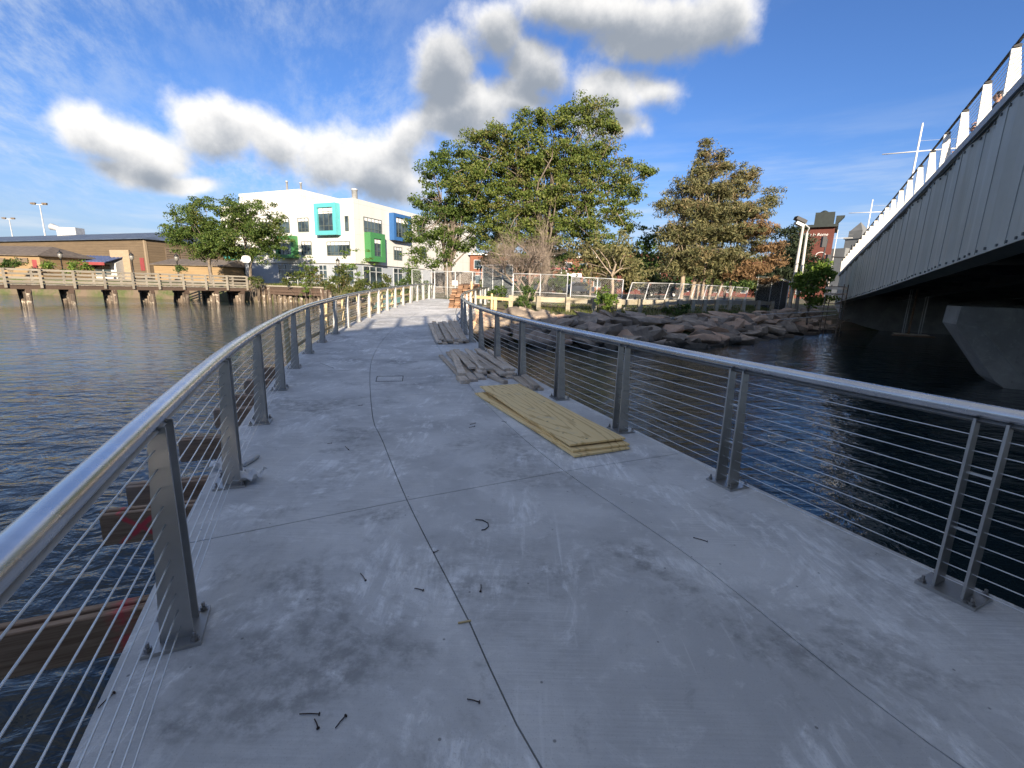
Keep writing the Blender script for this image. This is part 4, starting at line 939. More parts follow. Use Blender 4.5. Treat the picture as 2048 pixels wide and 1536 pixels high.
# grass along the bank and under the guardrail
rng = np.random.default_rng(9); N = 16000
gx = rng.uniform(-.5, 21, N); gd = rng.uniform(2.6, 7.5, N)**1.0; gy = np.array([yw(a) for a in gx])+gd
keep = rng.random(N) < .55+.45*np.sin(gx*1.7+gd*2.1); gx, gy = gx[keep], gy[keep]
gzv = np.array([gz(a, b) for a, b in zip(gx, gy)]); n = len(gx); hgt = rng.uniform(.06, .26, n); aa = rng.uniform(0, 6.28, n); w = .012+.012*rng.random(n)
p = np.stack([gx, gy, gzv-.02], 1); dx = np.stack([np.cos(aa)*w, np.sin(aa)*w, np.zeros(n)], 1); tp = p+np.stack([np.cos(aa+1.5)*hgt*.5, np.sin(aa+1.5)*hgt*.5, hgt], 1)
V = np.stack([p-dx, p+dx, tp], 1).reshape(-1, 3)
tag(mesh_obj('grass', V, np.arange(n*3).reshape(-1, 3), MAT['grass']), 'rough grass along the top of the stone bank', 'grass', kind='stuff')
N = 9000; gx = rng.uniform(-30, -7, N); gd = rng.uniform(1.2, 10, N); gy = np.array([yw(a) for a in gx])+gd; gzv = np.array([gz(a, b) for a, b in zip(gx, gy)]); hgt = rng.uniform(.1, .4, N); aa = rng.uniform(0, 6.28, N)
p = np.stack([gx, gy, gzv-.02], 1); dx = np.stack([np.cos(aa)*.025, np.sin(aa)*.025, np.zeros(N)], 1); tp = p+np.stack([np.cos(aa+1.5)*hgt*.5, np.sin(aa+1.5)*hgt*.5, hgt], 1)
tag(mesh_obj('grass', np.stack([p-dx, p+dx, tp], 1).reshape(-1, 3), np.arange(N*3).reshape(-1, 3), MAT['grass']), 'rough grass on the left shore behind the timber seawall', 'grass', kind='stuff')
# ------------------------------------------------------------------ white school building
ZB0 = 1.15
c0 = at_y(713, 560, 64); c0[2] = ZB0
lw = np.array([math.sin(R_(-66)), math.cos(R_(-66)), 0]); rw = np.array([math.sin(R_(24)), math.cos(R_(24)), 0])     # along the left and right walls, away from the corner
def isect(u, wdir):
    d = ray(u, 500); A = np.array([[d[0], -wdir[0]], [d[1], -wdir[1]]]); k = np.linalg.solve(A, (c0-CC)[:2]); return k[1]
def zat(u, v, wdir, w):        # height on a wall from a photo point
    P = c0+wdir*w; d = ray(u, v); k = np.dot((P-CC)[:2], d[:2])/np.dot(d[:2], d[:2]); return CC[2]+d[2]*k
LW, RW = isect(447, lw), 34.0
zroof = zat(711, 396, lw, 0); zband = zat(713, 527, lw, 0)
bld = empty('school_building', c0, 'white three-storey building with turquoise, green and blue framed windows', 'building')
def wall_box(name, mat, a, b, z0, z1, inset=0):
    p = [c0-lw*inset-rw*inset, ]
    P0 = c0+lw*inset*1+rw*inset*1
    corners = [c0+lw*inset+rw*inset, c0+lw*a+rw*inset, c0+lw*a+rw*b, c0+lw*inset+rw*b]
    mb = MB(); mb.hexa([(*q[:2], z0) for q in corners]+[(*q[:2], z1) for q in corners]); return mb.build(name, mat, bld)
wall_box('wall', MAT['white'], LW, RW, zband, zroof)
wall_box('ground_floor_wall', MAT['greywall'], LW+.02, RW, ZB0-.6, zband, .25)
# parapet, penthouse, flues
pa, pb = isect(548, lw), isect(640, lw)*0
php = [c0+lw*12.5+rw*2.5, c0+lw*26+rw*2.5, c0+lw*26+rw*20, c0+lw*12.5+rw*20]
zp = zroof+2.3
mb = MB(); mb.hexa([(*q[:2], zroof-.3) for q in php]+[(*q[:2], zp) for q in php]); mb.build('penthouse', MAT['white'], bld)
for (o1, o2, h) in ((18, 5, 1.9), (15, 5, 1.5)):
    q = c0+lw*o1+rw*o2; MB().lathe((q[0], q[1], zp-.1), [(.16, 0), (.16, h), (.22, h), (.22, h+.15)], 10).build('flue', MAT['metalgrey'], bld, True)
q = c0+lw*2.0+rw*2.5; MB().lathe((q[0], q[1], zroof-.1), [(.4, 0), (.4, 1.6), (.45, 1.6), (.45, 1.8)], 10).build('flue', MAT['metalgrey'], bld, True)
Zu = np.array([0, 0, 1.])
def window(wdir, nrm, w0, w1, z0, z1, cols, rows, fmat=MAT['frame'], box=None, depth=.12, parent=None):
    c_ = c0+wdir*(w0+w1)/2; c_ = np.array([c_[0], c_[1], (z0+z1)/2]); W, H = abs(w1-w0), z1-z0; ax = (wdir, nrm, Zu); out_ = 0
    if box:
        bm, proud, m0 = box; out_ = proud
        wf = MB()
        fw = m0
        wf.box(c_+Zu*(H/2+fw/2)+nrm*proud/2, (W+2*fw, proud, fw), ax); wf.box(c_-Zu*(H/2+fw/2)+nrm*proud/2, (W+2*fw, proud, fw), ax)
        wf.box(c_+wdir*(W/2+fw/2)+nrm*proud/2, (fw, proud, H), ax); wf.box(c_-wdir*(W/2+fw/2)+nrm*proud/2, (fw, proud, H), ax)
        wo = wf.build('window', bm, bld); rec = proud-.25
        MB().box(c_+nrm*(rec/2), (W-.004, rec, H-.004), ax).build('pane', MAT['glass'], wo)
        base_ = c_+nrm*rec
    else:
        wf = MB(); f = .09
        for sgn in (-1, 1): wf.box(c_+wdir*sgn*(W/2-f/2)+nrm*.03, (f, .16, H), ax); wf.box(c_+Zu*sgn*(H/2-f/2)+nrm*.03, (W-2*f, .16, f), ax)
        wo = wf.build('window', fmat, bld)
        MB().box(c_+nrm*.015, (W-2*f-.004, .05, H-2*f-.004), ax).build('pane', MAT['glass'], wo); base_ = c_+nrm*.04
    for k in range(1, cols): MB().box(base_+wdir*(-W/2+W*k/cols)+nrm*.03, (.07, .06, H-.1), ax).build('mullion', fmat, wo)
    for k in rows: MB().box(base_+Zu*(-H/2+H*k)+nrm*.028, (W-.1, .055, .07), ax).build('transom', fmat, wo)
    if box or cols >= 3:
        MB().box(base_+Zu*(H*.36)+nrm*.012, (W*.96, .02, H*.22), ax).build('blind', MAT['whitepaint'], wo)
    return wo
ln, rn = -rw, -lw            # outward normals of the two walls
def Wl(u): return isect(u, lw)
def Wr(u): return isect(u, rw)
def lwin(u0, u1, v0, v1, cols, rows, **k):
    w0, w1 = Wl(u1), Wl(u0); um = (u0+u1)/2; wm = (w0+w1)/2; return window(lw, ln, w0, w1, zat(um, v1, lw, wm), zat(um, v0, lw, wm), cols, rows, **k)
def rwin(u0, u1, v0, v1, cols, rows, **k):
    w0, w1 = Wr(u0), Wr(u1); um = (u0+u1)/2; wm = (w0+w1)/2; return window(rw, rn, w0, w1, zat(um, v1, rw, wm), zat(um, v0, rw, wm), cols, rows, **k)
lwin(600, 621, 436, 464, 3, (.2,)); lwin(561, 583, 437, 466, 3, (.2,)); lwin(604, 624, 483, 510, 3, (.3,)); lwin(655, 701, 483, 511, 6, (.2,)); lwin(693, 700, 432, 462, 1, (.2,))
lwin(648, 678, 417, 463, 3, (.22, .82), box=(MAT['teal'], .9, .55)); lwin(566, 592, 480, 510, 3, (.25,), box=(MAT['green'], .9, .5))
lwin(524, 545, 484, 510, 3, (.3,)); lwin(480, 505, 484, 510, 3, (.3,)); lwin(524, 545, 438, 466, 3, (.2,))
rwin(729, 764, 437, 466, 5, (.25,)); rwin(737, 752, 478, 513, 2, (.3,), box=(MAT['green'], 1.1, .75)); rwin(784, 810, 437, 476, 4, (.25,), box=(MAT['blue'], .9, .5)); rwin(787, 803, 494, 520, 3, (.3,)); rwin(840, 852, 494, 518, 2, (.3,)); rwin(835, 850, 445, 470, 2, (.3,))
# ground floor glazing (recessed wall plane)
def gwin(u0, u1, left=True):
    wd, nr = (lw, ln) if left else (rw, rn); f = Wl if left else Wr; a, b = f(u0), f(u1); w0, w1 = min(a, b), max(a, b)
    W = w1-w0; c_ = c0+wd*(w0+w1)/2+(rw if left else lw)*.25; z0, z1 = ZB0+.2, zband-.25; c_ = np.array([c_[0], c_[1], (z0+z1)/2]); H = z1-z0; ax = (wd, nr, Zu)
    wo = MB().box(c_+nr*.02, (W, .06, H), ax).build('shop_window', MAT['glass'], bld)
    n = max(2, int(W/1.15))
    for k in range(n+1): MB().box(c_+wd*(-W/2+W*k/n)+nr*.07, (.09, .08, H+.1), ax).build('mullion', MAT['lightframe'], wo)
    for h in (-.5, .22, .5): MB().box(c_+Zu*H*h+nr*.068, (W, .07, .09), ax).build('transom', MAT['lightframe'], wo)
gwin(452, 486); gwin(552, 593); gwin(634, 650); gwin(664, 704); gwin(606, 625); gwin(727, 765, False); gwin(788, 806, False)
sg = c0+lw*Wl(463)+ln*.05; sgz = zat(463, 512, lw, Wl(463))
MB().lathe((sg[0]+ln[0]*.05, sg[1]+ln[1]*.05, sgz), [(2.0, -.04), (2.0, .04)], 24, (lw, Zu*.35, ln)).build('oval_sign', paint('sea_green_sign', (.05, .25, .22)), bld)

# ------------------------------------------------------------------ tan hall and its neighbours
def gable(name, label, cat, A, B, depth, zg, ze, zr, wallm, roofm, hip=0., over=.4):
    A, B = np.asarray(A, float), np.asarray(B, float); X = norm([*(B-A)[:2], 0]); Y = np.array([-X[1], X[0], 0]); L = np.linalg.norm((B-A)[:2])
    o = empty(name, (A[0], A[1], zg), label, cat); q = lambda x, y, z: (*(A[:2]+X[:2]*x+Y[:2]*y), z)
    MB().hexa([q(0, 0, zg-.6), q(L, 0, zg-.6), q(L, depth, zg-.6), q(0, depth, zg-.6), q(0, 0, ze), q(L, 0, ze), q(L, depth, ze), q(0, depth, ze)]).build('wall', wallm, o)
    a, w = over, .12
    MB().add([q(-a, -a, ze), q(L+a, -a, ze), q(L+a, depth+a, ze), q(-a, depth+a, ze), q(hip, depth/2, zr), q(L-hip, depth/2, zr), q(-a, -a, ze-w), q(L+a, -a, ze-w), q(L+a, depth+a, ze-w), q(-a, depth+a, ze-w)],
             [(0, 1, 5, 4), (2, 3, 4, 5), (1, 2, 5), (3, 0, 4), (6, 7, 1, 0), (7, 8, 2, 1), (8, 9, 3, 2), (9, 6, 0, 3), (9, 8, 7, 6)]).build('roof', roofm, o)
    return o, q, L, X, Y
TD = 82
b_ = at_y(297, 545, TD); a_ = np.array([b_[0]-86, b_[1]+35, 1.2])
zt = lambda u, v, y: float(at_y(u, v, y)[2])
hall, hq, hL, hX, hY = gable('tan_hall', 'long tan sided hall with dark hipped roof behind the old pier', 'building', a_, b_, 26, 1.2, zt(290, 477, TD), zt(270, 455, TD+10), MAT['tan'], MAT['roofblue'], hip=6, over=.6)
hz0 = zt(290, 477, TD)
# end wall facing right: louvres, eaves board
for k, (x0, x1) in enumerate(((3.2, 5.6), (5.8, 8.2), (8.4, 10.8))):
    fo = MB().hexa([hq(hL+.02, x0, hz0-4.2), hq(hL+.10, x0, hz0-4.2), hq(hL+.10, x1, hz0-4.2), hq(hL+.02, x1, hz0-4.2), hq(hL+.02, x0, hz0-1.2), hq(hL+.10, x0, hz0-1.2), hq(hL+.10, x1, hz0-1.2), hq(hL+.02, x1, hz0-1.2)]).build('louvre', MAT['louvre'], hall)
    for j in range(7):
        z = hz0-4.0+.42*j; MB().hexa([hq(hL+.11, x0+.05, z), hq(hL+.2, x0+.05, z-.05), hq(hL+.2, x1-.05, z-.05), hq(hL+.11, x1-.05, z), hq(hL+.11, x0+.05, z+.06), hq(hL+.2, x0+.05, z+.01), hq(hL+.2, x1-.05, z+.01), hq(hL+.11, x1-.05, z+.06)]).build('slat', MAT['louvre'], fo)
MB().hexa([hq(hL-.35, -.06, 1.0), hq(hL+.06, -.06, 1.0), hq(hL+.06, .3, 1.0), hq(hL-.35, .3, 1.0), hq(hL-.35, -.06, hz0-.1), hq(hL+.06, -.06, hz0-.1), hq(hL+.06, .3, hz0-.1), hq(hL-.35, .3, hz0-.1)]).build('corner_board', MAT['paneltan'], hall)
dz = 2.6; MB().hexa([hq(hL-1.9, -.08, dz), hq(hL-.8, -.08, dz), hq(hL-.8, 0.02, dz), hq(hL-1.9, .02, dz), hq(hL-1.9, -.08, dz+2.2), hq(hL-.8, -.08, dz+2.2), hq(hL-.8, .02, dz+2.2), hq(hL-1.9, .02, dz+2.2)]).build('door', MAT['red'], hall)
p = np.array(hq(hL-51.6, 13, zt(270, 455, TD+10)+.9))
t_ = empty('roof_fan_unit', (p[0], p[1], p[2]-1.2), 'grey ventilation unit with duct elbow on the hall roof', 'vent unit')
MB().box(p+np.array([.5, 0, -.35]), (4.6, 2.4, 2.2)).build('housing', MAT['metalgrey'], t_)
MB().tube([p+np.array([-1.7, 0, .1]), p+np.array([-2.8, 0, .6]), p+np.array([-4.0, 0, .9])], [.6, .6, .8], 10).build('elbow', MAT['metalgrey'], t_, True)
# tan board wall panel, stair tower mesh, awning
A = at_y(225, 545, 71); B = at_y(263, 545, 71)
o = MB().hexa([(A[0], A[1], .8), (B[0], B[1], .8), (B[0], B[1]+.3, .8), (A[0], A[1]+.3, .8), (A[0], A[1], zt(225, 500, 71)), (B[0], B[1], zt(263, 500, 71)), (B[0], B[1]+.3, zt(263, 500, 71)), (A[0], A[1]+.3, zt(225, 500, 71))]).build('board_screen', MAT['paneltan'])
tag(o, 'tall plain tan board screen standing in front of the hall', 'screen')
A = at_y(100, 540, 70); B = at_y(226, 540, 69); t_ = empty('awning_shed', (A[0], A[1], 1.1), 'long low shed with blue ribbed awning roof and red fascia', 'shed')
zA, zB_ = zt(165, 511, 72.5), zt(165, 523, 68.5)
MB().hexa([(A[0], A[1]-1.2, zB_-.12), (B[0], B[1]-1.2, zB_-.12), (B[0], B[1]+2.6, zA-.12), (A[0], A[1]+2.6, zA-.12), (A[0], A[1]-1.2, zB_), (B[0], B[1]-1.2, zB_), (B[0], B[1]+2.6, zA), (A[0], A[1]+2.6, zA)]).build('awning', MAT['awning'], t_)
nrib = 18
for k in range(nrib+1):
    f = k/nrib; a2 = A+(B-A)*f; MB().bar((a2[0], a2[1]-1.22, zB_+.03), (a2[0], a2[1]+2.6, zA+.03), .07, .07).build('rib', MAT['awning'], t_)
MB().bar((A[0], A[1]-1.3, zB_-.25), (B[0], B[1]-1.3, zB_-.25), .1, .42).build('fascia', MAT['red'], t_)
MB().hexa([(A[0], A[1]+.6, .8), (B[0], B[1]+.6, .8), (B[0], B[1]+2.4, .8), (A[0], A[1]+2.4, .8), (A[0], A[1]+.6, zB_-.1), (B[0], B[1]+.6, zB_-.1), (B[0], B[1]+2.4, zA-.3), (A[0], A[1]+2.4, zA-.3)]).build('wall', MAT['white'], t_)
for k in range(7):
    a2 = A+(B-A)*(.08+.13*k); MB().box((a2[0], a2[1]+.55, 2.4), (1.1, .12, 1.4)).build('window', MAT['glass'], t_)
house, q2, L2, X2, Y2 = gable('yellow_house', 'small yellow gabled house at the left frame edge', 'house', at_y(-150, 545, 66), at_y(84, 545, 63), 7, 1.0, zt(95, 511, 63), zt(85, 493, 67), MAT['yellow'], MAT['roofbrown'], hip=2.2)
for (u0, u1, v0, v1, mt, nm) in ((44, 66, 516, 525, MAT['louvre'], 'window'), (79, 90, 520, 536, MAT['red'], 'door'), (5, 20, 516, 525, MAT['louvre'], 'window')):
    a2, b2 = at_y(u0-8, v1, 63.4), at_y(u1-8, v0, 63.4); MB().box(((a2[0]+b2[0])/2, 63.2+.03*(84-u1)/20-.05, (a2[2]+b2[2])/2), (b2[0]-a2[0], .12, b2[2]-a2[2])).build(nm, mt, house)
low, q3, L3, X3, Y3 = gable('yellow_annexe', 'low yellow annexe with dark roof in front of the hall end', 'house', at_y(309, 545, 70), at_y(447, 550, 69), 7, 1.0, zt(380, 530, 70), zt(380, 518, 73), MAT['yellow'], MAT['roofbrown'], hip=.0)
# street lamps with lantern heads
def lantern(u, y, vtop, label, vb=560):
    P = at_y(u, vtop, y); zg = gz(P[0], P[1]); H = P[2]-zg
    t_ = empty('street_lamp', (P[0], P[1], zg), label, 'lamp', 'lantern lamps along the shore')
    MB().lathe((P[0], P[1], zg), [(.16, 0), (.16, .5), (.08, .6), (.06, H-1.0), (.09, H-.98), (.09, H-.9)], 8).build('post', MAT['black'], t_, True)
    MB().lathe((P[0], P[1], zg+H-.9), [(.10, 0), (.24, .2), (.24, .55), (.2, .6)], 8).build('globe', paint('frosted_globe', (.22, .21, .19), .3), t_, True)
    MB().lathe((P[0], P[1], zg+H-.3), [(.30, 0), (.16, .2), (.05, .28), (.02, .45)], 8).build('cap', MAT['black'], t_, True)
lantern(119, 60, 502, 'black lantern lamp post nearest the left edge, before the awning shed')
lantern(262, 60, 506, 'black lantern lamp post in front of the tan board screen')
lantern(352, 60, 508, 'black lantern lamp post in front of the low yellow annexe')
lantern(675, 58, 517, 'black lantern lamp post in front of the white building')
def floodlight(u, vt, vb, y, label):
    P = at_y(u, vt, y); zg = 1.2; t_ = empty('floodlight_mast', (P[0], P[1], zg), label, 'floodlight', 'sports floodlights far left')
    MB().tube([(P[0], P[1], zg), (P[0], P[1], P[2])], [.3, .14], 8).build('pole', MAT['metalgrey'], t_, True)
    MB().bar((P[0]-2.4, P[1], P[2]-.2), (P[0]+2.4, P[1], P[2]-.2), .2, .2).build('bar', MAT['metalgrey'], t_)
    for dx in (-2.2, -1.4, 1.4, 2.2): MB().box((P[0]+dx, P[1]-.2, P[2]+.1), (.7, .5, .5)).build('lamp_head', MAT['louvre'], t_)
floodlight(79, 408, 540, 150, 'taller sports floodlight mast behind the hall roof'); floodlight(18, 437, 540, 190, 'shorter, farther sports floodlight mast at the left edge')
# basketball hoop
P = at_y(492, 518, 53); zg = gz(P[0], P[1]); t_ = empty('basketball_hoop', (P[0], P[1], zg), 'basketball hoop with white fan-shaped backboard near the pier end', 'hoop')
MB().tube([(P[0], P[1]+.6, zg), (P[0], P[1]+.6, P[2]-.5), (P[0], P[1]+.15, P[2])], .07, 8).build('pole', MAT['paneltan'], t_, True)
MB().prism([(P[0]+x, P[1], P[2]+z) for x, z in ((-.3, -.4), (.3, -.4), (.52, -.1), (.48, .2), (.25, .36), (-.25, .36), (-.48, .2), (-.52, -.1))], (0, .05, 0)).build('backboard', MAT['whitepaint'], t_)
rp = [(P[0]+.23*math.cos(a), P[1]-.32+.23*math.sin(a), P[2]-.2) for a in np.linspace(0, 6.28, 14)]; MB().tube(rp, .015, 5).build('rim', MAT['red'], t_)

# ------------------------------------------------------------------ old timber pier and seawall
PA, PB = np.array([-44.6, 29.4]), np.array([-29.2, 51.0]); PZ = .70; pd_ = norm([*(PB-PA), 0])[:2]; pnr = np.array([pd_[1], -pd_[0]]); PW = 3.2; PLn = np.linalg.norm(PB-PA)
pier = empty('timber_pier', (PA[0], PA[1], WATER), 'long old timber pier on piles across the water on the left', 'pier')
def pq(s, o, z): p = PA+pd_*s+pnr*o; return np.array([p[0], p[1], z])
mesh_p = {}
def shared(key, fn):
    if key not in mesh_p: mesh_p[key] = fn()
    return mesh_p[key]
ang = math.atan2(pd_[1], pd_[0]); porg = np.array([PA[0], PA[1], WATER])
def pplace(me, name, pos, rotz, scale=(1, 1, 1)):
    o = bpy.data.objects.new(name, me); col.objects.link(o); o.parent = pier; o.location = np.asarray(pos)-porg; o.rotation_euler = (0, 0, rotz); o.scale = scale; return o
def unit_box(name, mat, sx, sy, sz):
    mb = MB().box((0, 0, 0), (sx, sy, sz)); me = bpy.data.meshes.new(name); me.from_pydata(mb.v, [], mb.f); me.materials.append(mat); me.update(); return me
plank_me = unit_box('plank', MAT['pierwood'], .235, PW, .07); rp_ = random.Random(8)
for k in range(int(PLn/.25)): pplace(plank_me, 'plank', pq(.125+k*.25, -PW/2, PZ+rp_.uniform(-.012, .012)), ang+rp_.uniform(-.01, .01))
post_me = unit_box('rail_post', MAT['pierwood'], .15, .17, 1.50); rail_me = unit_box('rail', MAT['pierwood'], 2.0, .06, .15)
for side, o in ((0, .10), (1, -PW-.10)):
    for k in range(int(PLn/2.0)+1): pplace(post_me, 'rail_post', pq(k*2.0+.1, o, PZ+.48), ang+rp_.uniform(-.02, .02))
    for k in range(int(PLn/2.0)):
        for z in (1.16, .84, .52, .22): pplace(rail_me, 'rail', pq(k*2.0+1.1, o-(.10 if side == 0 else -.10), PZ+z+rp_.uniform(-.02, .02)), ang, (1, 1, 1))
for o in (-.05, -PW+.05): MB().bar(pq(0, o, PZ-.22), pq(PLn, o, PZ-.22), .18, .30).build('edge_beam', MAT['darkwood'], pier)
for k in range(10):
    s = 1.0+k*2.75+rp_.uniform(-.3, .3)
    MB().bar(pq(s, .2, PZ-.52), pq(s, -PW-.2, PZ-.52), .28, .30).build('pile_cap', MAT['darkwood'], pier)
    for o in (.0, -.55, -1.3, -2.1, -2.6, -3.1):
        t0 = pq(s+rp_.uniform(-.12, .12), o, PZ-.4); b0 = pq(s+rp_.uniform(-.3, .3), o+rp_.uniform(-.2, .2), -3.1)
        MB().tube([b0, (t0+b0)/2, t0], [.17+rp_.uniform(-.02, .05), .175, .18+rp_.uniform(-.03, .03)], 9).build('pile', MAT['pile'], pier, True)
    MB().bar(pq(s+.18, .0, PZ-.6), pq(s+.18, -PW, WATER+.1), .08, .2).build('brace', MAT['darkwood'], pier)
sea = empty('timber_seawall', (-28.5, 52.2, WATER), 'timber seawall of upright piles below the grassy bank', 'seawall')
xw = np.linspace(-29.2, -19.6, 16)
for i, x in enumerate(xw):
    y = yw(x)-.35; hgt = 1.88+rp_.uniform(-.12, .1)-(.5*max(0, (x+21.5)/2))
    MB().tube([(x, y, -3), (x+rp_.uniform(-.03, .03), y, WATER+hgt)], .19, 9).build('pile', MAT['pile'], sea, True)
for z in (.15, .45, .72): MB().bar((-29.3, yw(-29.3)-.05, z), (-19.8, yw(-19.8)+.1, z), .12, .26).build('wale', MAT['darkwood'], sea)
for k in range(38):
    x = -29.2+9.3*k/37; MB().box((x, yw(x)+.12, -.25), (.235, .08, 2.2+rp_.uniform(-.1, .1))).build('sheet_board', MAT['pile'], sea)
MB().bar((-29.3, yw(-29.3)-.1, .96), (-20.5, yw(-20.5)+.05, .96), .35, .14).build('cap_beam', MAT['pierwood'], sea)
# low pipe fence above the seawall
t_ = empty('pipe_fence', (-28, 55, .95), 'low grey pipe rail on the bank in front of the white building', 'fence')
for x in np.linspace(-27.5, -20.5, 7): MB().tube([(x, 56, .9), (x, 56, 2.0)], .04, 6).build('post', MAT['metalgrey'], t_)
for z in (1.5, 2.0): MB().tube([(-27.6, 56, z), (-20.4, 56, z)], .035, 6).build('rail', MAT['metalgrey'], t_)
# teal silt sheet draped on the shore beside the walkway
V = []; n, m = 16, 8; rs2 = random.Random(4)
pa, pb = at_z(702, 588, .55), at_z(748, 612, -.5)
for i in range(n+1):
    for j in range(m+1):
        fx, fy = i/n, j/m; x = -13.2+4.4*fx; y = yw(x)+.2+2.2*fy; V.append((x, y, gz(x, y)+.18+.16*math.sin(fx*9+fy*4)*.6+rs2.uniform(-.04, .05)+.35*fy))
F = [(i*(m+1)+j, (i+1)*(m+1)+j, (i+1)*(m+1)+j+1, i*(m+1)+j+1) for i in range(n) for j in range(m)]
nV = len(V); V += [(a, b, c_-.03) for a, b, c_ in V]; F += [tuple(k+nV for k in f[::-1]) for f in F]
tag(mesh_obj('silt_sheet', V, F, MAT['tealtarp'], smooth=True, top=True), 'teal green fabric sheet draped on the shore beside the walkway', 'tarp')
# ------------------------------------------------------------------ buildings behind the trees
def block(name, label, cat, A, B, depth, z0, z1, mat):
    A, B = np.asarray(A, float), np.asarray(B, float); X = norm([*(B-A)[:2], 0]); Y = np.array([-X[1], X[0], 0]); L = np.linalg.norm((B-A)[:2])
    o = empty(name, (A[0], A[1], z0), label, cat); q = lambda x, y, z: np.array([*(A[:2]+X[:2]*x+Y[:2]*y), z])
    MB().hexa([q(0, 0, z0-.6), q(L, 0, z0-.6), q(L, depth, z0-.6), q(0, depth, z0-.6), q(0, 0, z1), q(L, 0, z1), q(L, depth, z1), q(0, depth, z1)]).build('wall', mat, o)
    return o, q, L, X, Y
YB = 92
ob, q4, L4, X4, Y4 = block('brick_block', 'long low orange brick building far behind the big tree', 'building', at_y(940, 560, YB), at_y(1210, 560, YB), 14, 1.2, zt(1050, 512, YB), MAT['brickorange'])
for k in range(9):
    x = 1.5+k*(L4-3)/8
    for z in (2.0, 4.9):
        wo = MB().box(q4(x, -.04, z+.9), (1.5, .14, 1.7), (X4, Y4, Zu)).build('window', MAT['lightframe'], ob); MB().box(q4(x, -.13, z+.9), (1.3, .06, 1.5), (X4, Y4, Zu)).build('pane', MAT['glass'], wo)
MB().box(q4(L4/2, -.2, zt(1050, 512, YB)+.1), (L4+.6, .8, .35), (X4, Y4, Zu)).build('cornice', MAT['whitepaint'], ob)
og, q5, L5, X5, Y5 = block('brick_garage', 'low red brick garage with white lintel and dark opening, seen under the trees', 'garage', at_y(1105, 575, 70), at_y(1165, 575, 70), 8, 1.1, zt(1135, 540, 70), MAT['brickorange'])
MB().box(q5(L5*.62, -.05, 2.2), (L5*.6, .14, 2.4), (X5, Y5, Zu)).build('opening', MAT['black'], og)
MB().box(q5(L5*.62, -.12, 3.65), (L5*.64, .2, .5), (X5, Y5, Zu)).build('lintel', MAT['whitepaint'], og)
MB().box(q5(L5*.5, 3.8, zt(1135, 540, 70)+.12), (L5+1, 9, .25), (X5, Y5, Zu)).build('roof', MAT['red'], og)
od, q6, L6, X6, Y6 = block('dark_brick_terrace', 'dark red brick terrace in the shade behind the pine', 'building', at_y(1235, 560, 84), at_y(1640, 560, 92), 12, 1.2, zt(1400, 512, 86), MAT['brick'])
for k in range(14):
    x = 1.6+k*(L6-3.2)/13
    for z in (1.7, 4.6):
        wo = MB().box(q6(x, -.04, z+.9), (1.2, .14, 1.8), (X6, Y6, Zu)).build('window', MAT['lightframe'], od); MB().box(q6(x, -.13, z+.9), (1.0, .06, 1.6), (X6, Y6, Zu)).build('pane', MAT['glass'], wo)
# brick tower block with green roof house and painted words
YT = 118
Aw = at_y(1590, 520, YT); Bw = Aw+7.2*np.array([.83, -.56, 0])
ot, q7, L7, X7, Y7 = block('brick_tower', 'tall red brick building with dark green rooftop box and white painted words', 'building', Aw, Bw, 16, 1.4, zt(1625, 457, YT), MAT['brick'])
zt7 = zt(1625, 457, YT)
MB().box(q7(L7/2, 6, zt7+.25), (L7+1.2, 14, .6), (X7, Y7, Zu)).build('cornice', MAT['copper'], ot)
MB().box(q7(L7*.66, 5, zt7+2.0), (L7*.55, 8, 3.2), (X7, Y7, Zu)).build('roof_house', MAT['copper'], ot)
MB().prism([q7(L7*.98, 2, zt7+.6), q7(L7*.98, 2, zt7+2.8), q7(L7*1.22, 2, zt7+2.8)], Y7*4).build('roof_flare', MAT['copper'], ot)
MB().lathe(q7(L7*.62, 4, zt7+3.6), [(1.0, 0), (.8, .5), (.3, .8)], 10).build('dome', MAT['copper'], ot, True)
for k in range(3):
    z = 5+5.2*k; wo = MB().box(q7(L7*.2, -.05, z), (1.4, .15, 2.2), (X7, Y7, Zu)).build('window', MAT['lightframe'], ot); MB().box(q7(L7*.2, -.14, z), (1.1, .06, 1.9), (X7, Y7, Zu)).build('pane', MAT['glass'], wo)
cu = bpy.data.curves.new('painted_words', 'FONT'); cu.body = 'at la Rome'; cu.size = .95; cu.extrude = .02; cu.align_x = 'CENTER'; cu.shear = .2
tmp = bpy.data.objects.new('painted_words', cu); col.objects.link(tmp); bpy.context.view_layer.update(); tme = bpy.data.meshes.new_from_object(tmp.evaluated_get(bpy.context.evaluated_depsgraph_get())); bpy.data.objects.remove(tmp)
to = bpy.data.objects.new('painted_words', tme); col.objects.link(to); to.parent = ot; tme.materials.clear(); tme.materials.append(MAT['whitepaint'])
pt = q7(L7*.55, -.12, zt(1625, 474, YT))-np.array(ot.location); to.location = pt; to.rotation_euler = (R_(90), 0, math.atan2(X7[1], X7[0]))
sw = []
for a in np.linspace(.3, 5.2, 16): sw.append(q7(L7*.72+1.0*math.cos(a), -.1, zt(1632, 513, YT)+1.0*math.sin(a)*.8))
MB().tube(sw, .09, 5).build('painted_swirl', MAT['whitepaint'], ot)
